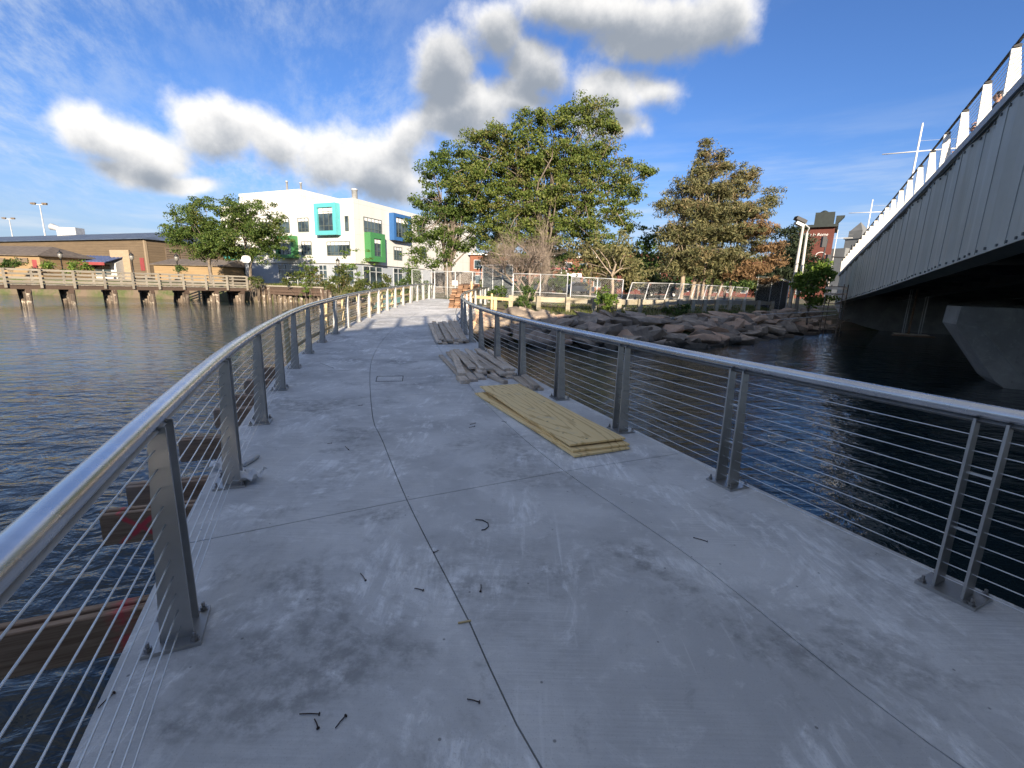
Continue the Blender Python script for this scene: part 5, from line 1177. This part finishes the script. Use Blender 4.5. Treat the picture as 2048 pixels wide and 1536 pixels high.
# far stone clock tower
YC = 620
cw = at_y(1712, 500, YC); t_ = empty('clock_tower', (cw[0], cw[1], 1.5), 'distant grey stone clock tower with pointed pyramid roof', 'tower')
mC = YC/FPX; zc1 = zt(1712, 478, YC); zc2 = zt(1715, 470, YC); zc3 = zt(1718, 444, YC)
ax_ = (norm([.9, .43, 0]), norm([-.43, .9, 0]), Zu)
MB().box((cw[0], cw[1], zc1/2), (20, 20, zc1), ax_).build('shaft', MAT['towerstone'], t_)
MB().box((cw[0], cw[1], zc1+.8), (23, 23, 2.4), ax_).build('cornice', MAT['towerstone'], t_)
MB().box((cw[0], cw[1], (zc1+zc2)/2+3), (16, 16, zc2-zc1+4), ax_).build('lantern_stage', MAT['towerstone'], t_)
MB().box((cw[0]-14, cw[1]+6, zc1*.42), (18, 18, zc1*.84), ax_).build('side_block', MAT['towerstone'], t_)
A_, B_ = ax_[0]*7.6, ax_[1]*7.6; ct = np.array([cw[0], cw[1], zc2+4.5])
MB().add([ct-A_-B_, ct+A_-B_, ct+A_+B_, ct-A_+B_, np.array([cw[0], cw[1], zc3])], [(0, 1, 4), (1, 2, 4), (2, 3, 4), (3, 0, 4), (3, 2, 1, 0)]).build('pyramid_roof', MAT['towerstone'], t_)
MB().lathe(np.array([cw[0], cw[1], zc1-5.5])-ax_[1]*10.1, [(3.2, -.1), (3.2, .2)], 20, (ax_[0], Zu, -ax_[1])).build('clock_face', MAT['whitepaint'], t_)
for k in range(4):
    for j in (-6, 0, 6): MB().box(np.array([cw[0], cw[1], zc1-14-7*k])-ax_[1]*10.05+ax_[0]*j, (2, .3, 4), ax_).build('window', MAT['glass'], t_)
# traffic signal arm and wires near the bridge end
P = at_y(1655, 520, 60); t_ = empty('traffic_signal', (P[0], P[1], 2.2), 'black traffic signal with long mast arm near the bridge end', 'signal')
P2_ = at_y(1700, 516, 60); MB().tube([(P2_[0], P2_[1], 2), (P2_[0], P2_[1], P2_[2]+1.6)], .13, 8).build('post', MAT['black'], t_); MB().tube([(P2_[0], P2_[1], P2_[2]), (P[0], P[1], P2_[2]+.1)], .09, 8).build('mast_arm', MAT['black'], t_)
for q in (P, at_y(1646, 484, 60)): MB().box((q[0], q[1]-.1, q[2]), (.5, .4, 1.3)).build('signal_head', MAT['black'], t_)
MB().tube([(at_y(1640, 515, 60)[0], 60, 1.5), at_y(1655, 478, 60)], .1, 8).build('post', MAT['black'], t_)
# two tall leaning light poles
for (ub, vb, ut, vt, y, lab, head) in ((1583, 608, 1607, 448, 32.5, 'tall pale light pole with dark lamp head, nearer the pine', True), (1598, 606, 1614, 466, 34, 'slightly shorter pale pole just right of the lamp pole', False)):
    b_ = G(ub, y); P = at_y(ut, vt, y); t_ = empty('light_pole', b_, lab, 'light pole', 'pair of light poles')
    MB().tube([b_-[0, 0, .3], (b_+P)/2, P], [.13, .11, .08], 10).build('pole', paint('pale_pole', (.52, .50, .45), .6), t_, True)
    if head:
        MB().box(P+np.array([-.25, 0, .25]), (.75, .4, .22), (norm([.9, 0, -.35]), (0, 1, 0), norm([.35, 0, .9]))).build('lamp_head', MAT['black'], t_); MB().box(P+np.array([-.3, 0, -.02]), (.55, .32, .18), (norm([.9, 0, -.35]), (0, 1, 0), norm([.35, 0, .9]))).build('lamp_head', MAT['metalgrey'], t_)
    else: MB().tube([P, P+np.array([.1, 0, .35]), P+np.array([-.35, -.1, .6])], .05, 6).build('bracket', MAT['metalgrey'], t_)
for (u, y) in ((1122, 62), (1132, 62), (1180, 60), (960, 62)):
    b_ = G(u, y); P = at_y(u+1, 522, y); o = MB().tube([b_, P], .09, 8).build('steel_pole', MAT['whitepaint'], smooth=True)
    tag(o, {1122: 'left one of two close white poles before the brick garage', 1132: 'right one of two close white poles before the brick garage', 1180: 'single thin white pole left of the juniper trunk', 960: 'thin white pole behind the gate on its right'}[u], 'pole', 'white poles in the yard')
# parked vehicles half seen through the fence
def car(loc, rotz, label, mat, L=4.6, van=False):
    t_ = empty('parked_car', loc, label, 'car', 'vehicles parked behind the fence'); t_.rotation_euler = (0, 0, rotz)
    h = L/2; W = .9
    prof = [(-h, .35), (-h, .85), (-h+.15, 1.0), (-h+.5, 1.05), (-h+1.1, 1.65 if not van else 1.95), (h-1.2 if not van else h-.25, 1.65 if not van else 1.95), (h-.35 if not van else h-.05, 1.05), (h-.02, .95), (h, .35)]
    if not van: prof = [(-h, .35), (-h, .80), (-h+.1, .92), (-h+1.1, .98), (-h+1.75, 1.46), (h-1.35, 1.46), (h-.55, 1.0), (h-.05, .92), (h, .35)]
    mb = MB().prism([(x, -W, z) for x, z in prof], (0, 2*W, 0)); mesh_obj('body', mb.v, mb.f, mat, t_, np.zeros(3))
    for sg_ in (-1, 1):
        g_ = MB(); zs = (1.03, 1.40) if not van else (1.15, 1.8)
        g_.hexa([(-h+1.35, sg_*(W+.004), zs[0]), (h-.85, sg_*(W+.004), zs[0]), (h-.85, sg_*(W+.012), zs[0]), (-h+1.35, sg_*(W+.012), zs[0]), (-h+1.85, sg_*(W+.004), zs[1]), (h-1.4, sg_*(W+.004), zs[1]), (h-1.4, sg_*(W+.012), zs[1]), (-h+1.85, sg_*(W+.012), zs[1])]); mesh_obj('side_window', g_.v, g_.f, MAT['glass'], t_, np.zeros(3))
        for x in (-h+.85, h-.85):
            w_ = MB().lathe((x, sg_*(W-.08), .33), [(.33, -.1), (.34, 0), (.33, .12)], 16, ((1, 0, 0), (0, 0, 1), (0, 1, 0))); wo = mesh_obj('wheel', w_.v, w_.f, MAT['black'], t_, np.zeros(3), True)
            w_ = MB().lathe((x, sg_*(W+.045), .33), [(.2, -.01), (.2, .012)], 12, ((1, 0, 0), (0, 0, 1), (0, 1, 0))); mesh_obj('rim', w_.v, w_.f, MAT['metalgrey'], wo, np.zeros(3))
    for y in (-.6, .6):
        b2 = MB().box((-h-.005, y, .72), (.04, .35, .14)); mesh_obj('headlight', b2.v, b2.f, MAT['whitepaint'], t_, np.zeros(3))
for (u, y, r, lab, mt, vn) in ((1100, 60, .1, 'white van seen through the fence before the brick garage', MAT['whitepaint'], True), (1150, 58, .3, 'pale grey car half hidden behind the leaning fence panel', MAT['metalgrey'], False), (1320, 58, .05, 'dark car parked in the shade behind the pine trunks', MAT['black'], False), (1020, 66, .2, 'dark blue car parked left of the white van', MAT['blue'], False)):
    car(G(u, y)+np.array([0, 0, .06]), r, lab, mt, 5.2 if vn else 4.5, vn)
# ------------------------------------------------------------------ fences and timber guardrail on the right shore
def mesh_strip(mb, a, b, h, lean, pitch=.075, r=.0022):   # diagonal wires of a chain-link panel between two post feet
    a, b = np.asarray(a, float), np.asarray(b, float); L = np.linalg.norm(b-a); X = (b-a)/L; Z = np.array([lean[0], lean[1], 1.])*h
    for sg_ in (1, -1):
        k = -h
        while k < L:
            s0, s1_ = (k, k+h) if sg_ == 1 else (k+h, k); p0, z0, p1, z1 = s0, 0., s1_, 1.
            def clip(p0, z0, p1, z1):
                lo_, hi_ = 0., 1.; d = p1-p0
                for lim, sgn in ((0, 1), (L, -1)):
                    t = (lim-p0)/d
                    if d*sgn > 0: lo_ = max(lo_, t)
                    else: hi_ = min(hi_, t)
                return lo_, hi_
            lo_, hi_ = clip(p0, z0, p1, z1)
            if hi_-lo_ > .01:
                P = a+X*(p0+(p1-p0)*lo_)+Z*lo_; Q = a+X*(p0+(p1-p0)*hi_)+Z*hi_; mb.tube([P, Q], r, 3, False)
            k += pitch*1.41
def link_fence(label, feet, h, leans, mid=True, name='chain_link_fence', cat='fence', pr=.03, group=None, screen=None):
    t_ = empty(name, feet[0], label, cat, group); tops = []
    for f, ln_ in zip(feet, leans):
        f = np.asarray(f, float); tp = f+np.array([ln_[0]*h, ln_[1]*h, h]); tops.append(tp)
        MB().tube([f-[0, 0, .3], tp], pr, 8).build('post', MAT['metalgrey'], t_, True)
    for i in range(len(feet)-1):
        f0, f1 = np.asarray(feet[i], float), np.asarray(feet[i+1], float)
        MB().tube([tops[i], tops[i+1]], pr*.75, 6).build('top_rail', MAT['metalgrey'], t_, True)
        if mid: MB().tube([f0+(tops[i]-f0)*.42, f1+(tops[i+1]-f1)*.42], pr*.65, 6).build('mid_rail', MAT['metalgrey'], t_, True)
        mb = MB(); mesh_strip(mb, f0+[0, 0, .05], f1+[0, 0, .05], h-.06, leans[i]); tag(mb.build('wire_mesh', MAT['metalgrey'], t_), kind='stuff')
        if screen:
            s_ = MB(); s_.hexa([f0+[0, .03, .1], f1+[0, .03, .1], f1+[0, .035, .1], f0+[0, .035, .1], tops[i]+[0, .03, -.1], tops[i+1]+[0, .03, -.1], tops[i+1]+[0, .035, -.1], tops[i]+[0, .035, -.1]]); s_.build('screen_cloth', screen, t_)
    return t_
def FG(u, y): g_ = G(u, y); return np.array([g_[0], g_[1], g_[2]+.05])
link_fence('upright chain-link fence panels behind the bare tree', [FG(1026, 27), FG(1080, 26.6), FG(1134, 26.2)], 1.75, [(0, 0)]*3)
link_fence('leaning chain-link panel in the middle of the shore fence', [FG(1140, 25.6), FG(1192, 25.4), FG(1243, 25.2)], 1.70, [(.03, 0)]*3)
link_fence('row of badly leaning chain-link panels running toward the bridge', [FG(1247, 25.3), FG(1283, 26.2), FG(1322, 27.2), FG(1352, 28.2), FG(1375, 29), FG(1402, 30), FG(1428, 31), FG(1455, 32), FG(1487, 33)], 1.55, [(.28, 0), (.25, 0), (.3, 0), (.24, 0), (.3, 0), (.22, 0), (.28, 0), (.24, 0), (.2, 0)])
scr = paint('dark_fence_screen', (.035, .04, .04), .9)
link_fence('tall dark screened fence ending beside the light poles', [FG(1512, 37), FG(1540, 36), FG(1562, 35), FG(1575, 33.6)], 2.4, [(.02, 0)]*4, False, screen=scr)
link_fence('grey screened chain-link fence behind the bare tree on its left', [FG(965, 31), FG(985, 30.4), FG(1005, 30), FG(1024, 29.5)], 2.3, [(0, 0)]*4, False, screen=paint('grey_fence_screen', (.10, .115, .12), .9))
link_fence('dark screened fence at the back of the yard beyond the gate', [FG(862, 47), FG(890, 47), FG(920, 47), FG(950, 47)], 2.2, [(0, 0)]*4, False, screen=paint('brown_fence_screen', (.11, .085, .07), .9))
# chain-link gate closing the walkway end, with a white notice
gz_ = zdeck(34.2); t_ = link_fence('chain-link gate across the far end of the walkway', [np.array([-6.0, 34.6, gz_]), np.array([-5.1, 34.9, gz_]), np.array([-4.5, 34.9, gz_]), np.array([-3.2, 34.9, gz_]), np.array([-1.9, 34.9, gz_])], 2.0, [(0, 0)]*5, name='gate', cat='gate', pr=.04)
p = at_y(910, 566, 34.8); MB().box(p, (.42, .02, .34)).build('notice_board', MAT['whitepaint'], t_)
link_fence('tall chain-link panels left of the gate, beside the dark shrub', [np.array([-7.6, 34.2, .5]), np.array([-6.9, 34.4, .5]), np.array([-6.2, 34.5, .55])], 2.15, [(0, 0)]*3, False)
# timber guardrail
gpx = [(1022, 24.4), (1078, 24.2), (1137, 24.1), (1240, 24.2), (1282, 25), (1335, 25.8), (1362, 26.8), (1388, 27.8), (1412, 28.8), (1436, 29.8), (1462, 31), (1490, 32.2), (1520, 33.4), (1548, 34.4)]
gpx.insert(3, (1190, 24.1))
t_ = empty('timber_guardrail', FG(1137, 24), 'heavy weathered timber guardrail along the top of the stone bank', 'guardrail'); tops = []
for (u, y) in gpx:
    g_ = FG(u, y); MB().box(g_+np.array([0, 0, .33]), (.22, .22, .85)).build('post', MAT['guard'], t_); tops.append(g_+np.array([0, .17, .58]))
for a, b in zip(tops, tops[1:]): MB().bar(a, b+(b-a)*.0, .12, .27).build('rail', MAT['guard'], t_)
# yellow temporary timber barrier right of the walkway end
t_ = empty('timber_barrier', (-1.7, 23.6, .4), 'fresh yellow timber barrier where the railing meets the stone bank', 'barrier')
b0, b1, b2 = at_y(943, 600, 24.0), at_y(983, 640, 22.0), at_y(990, 640, 21.9)
for b_, vt in ((b0, 563), (b1, 587), (b2, 594)):
    P = at_y(943 if b_ is b0 else 983 if b_ is b1 else 990, vt, b_[1]); MB().bar((b_[0], b_[1], -.35), (b_[0], b_[1], P[2]), .09 if b_ is not b2 else .16, .09, (0, 1, 0)).build('post', MAT['newwood'], t_)
MB().bar(at_y(943, 593, 23.95), at_y(1020, 599, 22.6), .05, .15).build('rail', MAT['newwood'], t_)
# temporary timber rail outside the left railing
t_ = empty('timber_handrail', (-5.6, 13, 0), 'fresh pine temporary handrail outside the left railing', 'handrail'); pl_ = Path(offset_path(LPc, -.62)); sA, sB = s_at_y(pl_, 10.6), s_at_y(pl_, 31); pv = None
for s_ in np.arange(sA, sB, 2.1):
    p = pl_.at(s_); z = zdeck(p[1]); tg = pl_.tan(s_); 
    MB().box((p[0], p[1], z+.12), (.09, .09, 1.55), ((tg[0], tg[1], 0), (-tg[1], tg[0], 0), (0, 0, 1))).build('post', MAT['newwood'], t_)
    cur = np.array([p[0]+tg[1]*.07, p[1]-tg[0]*.07, z])
    if pv is not None:
        for h_ in (.84, .42, .0): MB().bar(pv+[0, 0, h_], cur+[0, 0, h_], .04, .09).build('rail', MAT['newwood'], t_)
    pv = cur
# ------------------------------------------------------------------ loose timber on the deck
def board_mesh(L, w, h, mat, name='board'):
    me = bpy.data.meshes.new(name); b = .006; mb = MB(); x, y, z = L/2, w/2, h/2
    P = [(-y+b, -z), (y-b, -z), (y, -z+b), (y, z-b), (y-b, z), (-y+b, z), (-y, z-b), (-y, -z+b)]
    mb.prism([(-x, a, c_) for a, c_ in P], (L, 0, 0)); me.from_pydata(mb.v, [], mb.f); me.materials.append(mat); me.update(); return me
bm_cache = {}
def lay_board(a, b, w, h, zoff, label, group, mat=None, roll=0, name='board', cat='board', tilt=0.):
    a, b = np.asarray(a, float), np.asarray(b, float); L = round(float(np.linalg.norm(b-a)), 1); key = (L, w, h, (mat or MAT['oldwood']).name)
    if key not in bm_cache: bm_cache[key] = board_mesh(L, w, h, mat or MAT['oldwood'])
    o = bpy.data.objects.new(name, bm_cache[key]); col.objects.link(o); m = (a+b)/2
    za, zb = zdeck(a[1]), zdeck(b[1]); o.location = (m[0], m[1], (za+zb)/2+zoff+h/2)
    o.rotation_euler = (roll, -math.atan2(zb-za, L)+tilt, math.atan2(b[1]-a[1], b[0]-a[0])); return tag(o, label, cat, group)
rb = random.Random(12); ORD = ['first', 'second', 'third', 'fourth', 'fifth', 'sixth', 'seventh', 'eighth', 'ninth', 'tenth', 'eleventh', 'twelfth', 'thirteenth', 'fourteenth', 'fifteenth']; LAY = ['bottom', 'middle', 'top']
G1, G2, G3 = 'boards in the far heap on the deck', 'boards in the near heap on the deck', 'boards in the tall lumber stack'
lab1 = 'weathered plank in the far loose heap, beside the right railing'
n1 = np.linspace(0, 1, 6)
for layer, cnt_ in ((0, 6), (1, 6), (2, 4)):
    for i in range(cnt_):
        f = (i+.5)/cnt_; near = np.array([-1.98, 11.75])*(1-f)+np.array([-1.22, 12.2])*f+[rb.uniform(-.04, .04), rb.uniform(-.12, .35)]
        farp = np.array([-3.0, 16.7])*(1-f)+np.array([-2.15, 17.3])*f+[rb.uniform(-.08, .08), rb.uniform(-.9, .3)]
        lay_board(near, farp, .14 if rb.random() < .7 else .09, .04, .041*layer+.001, f'{ORD[i]} weathered plank from the left, {LAY[layer]} layer of the far heap', G1)
lab2 = 'weathered plank in the near loose heap of timber on the deck'
spec2 = [((-.92, 7.72), (-1.62, 10.2), 0), ((-.72, 7.62), (-1.42, 10.4), 0), ((-.5, 7.8), (-1.2, 10.3), 0), ((-.28, 7.75), (-.95, 10.5), 0), ((-.08, 7.9), (-.75, 10.6), 0),
         ((-.80, 7.95), (-1.50, 10.3), 1), ((-.62, 7.9), (-1.18, 10.4), 1), ((-.42, 8.05), (-1.1, 10.5), 1), ((-.2, 7.85), (-.9, 10.3), 1), ((-.02, 8.0), (-.52, 10.5), 1),
         ((-.70, 8.1), (-1.35, 10.5), 2), ((-.38, 7.95), (-1.25, 10.2), 2), ((-.12, 8.1), (-.8, 10.6), 2), ((-.5, 8.2), (-1.15, 10.4), 2), ((.05, 8.2), (-.6, 10.4), 2)]
spec2.sort(key=lambda q: (q[2], q[0][0])); ct_ = {}
for a, b, l in spec2:
    i = ct_.get(l, 0); ct_[l] = i+1
    e_ = np.array([rb.uniform(-.08, .08), rb.uniform(-.15, .15)]); lay_board(np.array(a)+e_, np.array(b)-e_*1.2, .14 if (l+i) % 3 else .09, .042, .044*l+.002, f'{ORD[i]} weathered plank from the left, {LAY[l]} layer of the near heap', G2, roll=rb.uniform(-.05, .05))
lay_board((-.78, 7.35), (-.9, 7.72), .16, .06, .001, 'short thick block in front of the near heap', None, name='block', cat='board')
lay_board((-.10, 7.4), (-.42, 7.95), .09, .06, .001, 'short plank lying crosswise in front of the near heap', None)
for i, (a, b, z) in enumerate((((.34, 7.0), (.10, 7.95), 0), ((.46, 7.0), (.24, 7.98), 0), ((.40, 7.02), (.20, 7.9), .041), ((.28, 7.1), (.06, 7.9), 0))):
    lay_board(a, b, .10, .04, z+.001, ['middle short plank', 'right-hand short plank', 'upper short plank', 'left-hand short plank'][i]+' in the small bundle at the foot of a right-hand post', 'short planks by the post')
for layer in range(15):
    for c_ in range(4):
        if layer > 11 and c_ == 0: continue
        x = -3.38+.29*c_+rb.uniform(-.03, .03)+(.06 if layer > 7 else 0)+.012*layer; y = 24.35+rb.uniform(-.12, .12)
        lay_board((x, y), (x+.05, y+2.4), .26, .075, .082*layer+.001, f'{ORD[c_]} board from the left, {ORD[layer]} layer up, in the tall lumber stack', G3, MAT['stackwood'])
# plywood
pa, pb, pc, pd2 = np.array([-.47, 6.77]), np.array([.09, 7.16]), np.array([1.2, 4.53]), np.array([.6, 4.27])
def sheet(o2, rot, z, lab):
    ctr = (pa+pb+pc+pd2)/4+np.asarray(o2); X = norm((pd2-pa)); a_ = math.atan2(X[1], X[0])+rot
    mb = MB(); L, W, H = 2.78, .665, .019; nx, ny = 14, 3
    V = []; 
    for zz in (0, H):
        for i in range(nx+1):
            for j in range(ny+1): x = -L/2+L*i/nx; y = -W/2+W*j/ny; V.append((x, y, zz+.006*math.sin(x*2.1+z*60)+.004*(y/W)**2))
    N_ = (nx+1)*(ny+1); F = []
    for i in range(nx):
        for j in range(ny):
            a0 = i*(ny+1)+j; F.append((a0, a0+1, a0+ny+2, a0+ny+1)); F.append((N_+a0, N_+a0+ny+1, N_+a0+ny+2, N_+a0+1))
    for i in range(nx):
        for j in (0, ny): a0 = i*(ny+1)+j; b0_ = (i+1)*(ny+1)+j; F.append((a0, b0_, N_+b0_, N_+a0) if j == 0 else (b0_, a0, N_+a0, N_+b0_))
    for j in range(ny):
        for i in (0, nx): a0 = i*(ny+1)+j; F.append((a0+1, a0, N_+a0, N_+a0+1) if i == 0 else (a0, a0+1, N_+a0+1, N_+a0))
    o = mesh_obj('plywood_sheet', V, F, MAT['ply']); o.location = (ctr[0], ctr[1], z); o.rotation_euler = (0, 0, a_); return tag(o, lab, 'plywood', 'plywood sheets stacked on the deck')
sheet((-.02, -.16), .035, .008, 'lowest plywood sheet in the stack on the deck, sticking out at the front'); sheet((.05, -.07), -.02, .036, 'middle plywood sheet in the stack of three on the deck'); sheet((0, 0), 0, .064, 'top plywood sheet of the stack, its pale grained face showing')
# formwork joists sticking out under the left edge
jo = [((-1.85, 2.10), (-.95, -.42), 1.1, 'longest joist stub near the first railing post, red paint at the deck edge', True), ((-2.36, 3.17), (-.94, -.33), .62, 'joist stub with a red spray-painted X', True), ((-2.55, 3.62), (-.94, -.33), .62, 'plain grey joist stub just beyond the one with the red X', False), ((-3.05, 4.70), (-.93, -.36), .5, 'fourth joist stub, by the second railing post', False), ((-3.45, 5.85), (-.93, -.36), .48, 'fifth joist stub, reddish and partly behind the second post', False), ((-3.72, 6.55), (-.93, -.36), .5, 'sixth joist stub along the left deck edge', False), ((-4.05, 7.6), (-.93, -.36), .5, 'seventh joist stub along the left deck edge', False), ((-4.4, 8.7), (-.94, -.33), .5, 'farthest visible joist stub along the left deck edge', False)]
for (e, d, L, lab, red) in jo:
    d = norm([*d, 0]); e = np.array([*e, 0]); a = e-d*.3; b = e+d*L; ztop_ = -.06 if e[1] < 7 else -.05
    t_ = empty('joist_stub', ((a+b)/2)[:2].tolist()+[ztop_-.25], lab, 'joist', 'formwork joists under the left deck edge')
    per = np.array([-d[1], d[0], 0]); ang_ = math.atan2(d[1], d[0])
    for sg_ in (-1, 1):
        me = board_mesh(np.linalg.norm(b-a)-(.05 if sg_ > 0 else 0), .045, .24, (MAT['redX'] if 'X' in lab else MAT['redpatch']) if red else MAT['joist'], 'ply_board')
        if red:
            for v in me.vertices: v.co.z += .12
        o = bpy.data.objects.new('joist_board', me); col.objects.link(o); o.parent = t_; o.location = (per[0]*sg_*.035, per[1]*sg_*.035, 0 if red else .12); o.rotation_euler = (0, 0, ang_ if not red else ang_)
# crumpled rag and short pipe by the second left post
rg = random.Random(2)
def rag(c_, r, lab):
    V = []; n, m = 14, 10
    for i in range(n+1):
        for j in range(m+1):
            x, y = (i/n-.5)*2*r, (j/m-.5)*1.4*r; V.append((c_[0]+x+rg.uniform(-.01, .01), c_[1]+y+rg.uniform(-.01, .01), c_[2]+.012+abs(.035*math.sin(x*38)+.03*math.sin(y*45+x*20))+rg.uniform(0, .015)))
    F = [(i*(m+1)+j, (i+1)*(m+1)+j, (i+1)*(m+1)+j+1, i*(m+1)+j+1) for i in range(n) for j in range(m)]; k = len(V); V += [(a, b, c2-.004) for a, b, c2 in V]; F += [tuple(q+k for q in f[::-1]) for f in F]
    tag(mesh_obj('rag', V, F, MAT['cloth_white'], smooth=True, top=True), lab, 'rag', 'rags by the second post')
rag(at_z(495, 958, .02), .12, 'crumpled white rag lying on the base plate of the second left post'); rag(at_z(442, 938, .0)+[0, 0, .0], .08, 'small white rag tucked behind the second left post')
a = at_z(488, 930, .02); b = at_z(516, 912, .02); tag(MB().tube([a, b], .018, 10).build('pipe_offcut', MAT['metalgrey'], smooth=True), 'short grey pipe offcut beside the second left post', 'pipe')
# nails, wire and scraps
nails = [(877, 1102, 868, 1106, 'small rusty nail resting on the left joint line'), (721, 1148, 731, 1162, 'nail left of the joint on a chalky patch'), (829, 1178, 846, 1182, 'nail lying left of the joint, below the chalky patch'), (962, 1170, 961, 1184, 'upright-looking nail right of the joint line'), (934, 1400, 958, 1406, 'thick rusty nail near the bottom, left of the joint'), (599, 1430, 638, 1430, 'long straight nail lying flat at the bottom left'), (629, 1440, 636, 1458, 'bent nail just below the long straight nail'), (671, 1458, 691, 1434, 'slanting nail right of the bent nail'), (1386, 1076, 1414, 1084, 'nail on the right slab, alone'), (197, 1418, 228, 1388, 'dark spike at the left deck edge below the first post'), (1003, 843, 1012, 845, 'short nail in the middle lane beyond the joint'), (655, 888, 663, 887, 'tiny nail on the left lane, far'), (690, 893, 697, 900, 'tiny nail on the left lane next to the far one'), (940, 850, 950, 847, 'pair-like nail near the plywood stack, upper'), (938, 856, 949, 853, 'pair-like nail near the plywood stack, lower'), (716, 812, 724, 811, 'tiny nail close to the far cross joint'), (655, 742, 700, 742, 'thin straight wire on the far left lane'), (640, 728, 668, 738, 'thin curved wire on the far left lane')]
for (u0, v0, u1, v1, lab) in nails:
    a, b = at_z(u0, v0, 0), at_z(u1, v1, 0); a[2], b[2] = zdeck(a[1])+.005, zdeck(b[1])+.005; d = norm(b-a); side = np.array([-d[1], d[0], 0])*.0018
    mb = MB().tube([a, (a+b)/2+side, b], .0023 if 'wire' not in lab else .0017, 6)
    if 'wire' not in lab: mb.lathe(b, [(.0065, 0), (.0065, .003)], 8, (np.array([-d[1], d[0], 0]), np.array([0, 0, 1]), d))
    tag(mb.build('nail' if 'wire' not in lab else 'wire_scrap', paint('rust_dark', (.04, .025, .02), .7) if 'rustdark' not in MAT else MAT['rustdark'], smooth=True), lab, 'nail' if 'wire' not in lab else 'wire', 'nails scattered on the deck' if 'wire' not in lab else 'wire scraps on the deck')
ar = [at_z(u, v, .004) for u, v in ((951, 1039), (965, 1040), (976, 1046), (977, 1053), (970, 1059), (963, 1060))]
tag(MB().tube(ar, .0035, 6).build('bent_spike', MAT['black'], smooth=True), 'black spike bent into a C shape in the middle lane', 'nail')
a, b = at_z(916, 1246, .005), at_z(942, 1241, .005); tag(MB().bar(a, b, .008, .006).build('wood_sliver', MAT['newwood']), 'pale wood sliver lying across the joint line', 'splinter')
pts = [(926, 640), (914, 632), (912, 622), (918, 612), (926, 622), (918, 640), (908, 646), (896, 644)]
cp = [at_y(u, v, 17.0+.05*i) for i, (u, v) in enumerate(pts)]
cp = catmull(cp, 5); cp[:, 2] = np.maximum(cp[:, 2], zdeck(17.5)+.01)
tag(MB().tube(cp, .010, 6).build('loose_cable', MAT['black'], smooth=True), 'loose coil of dark cable against the right railing', 'cable')
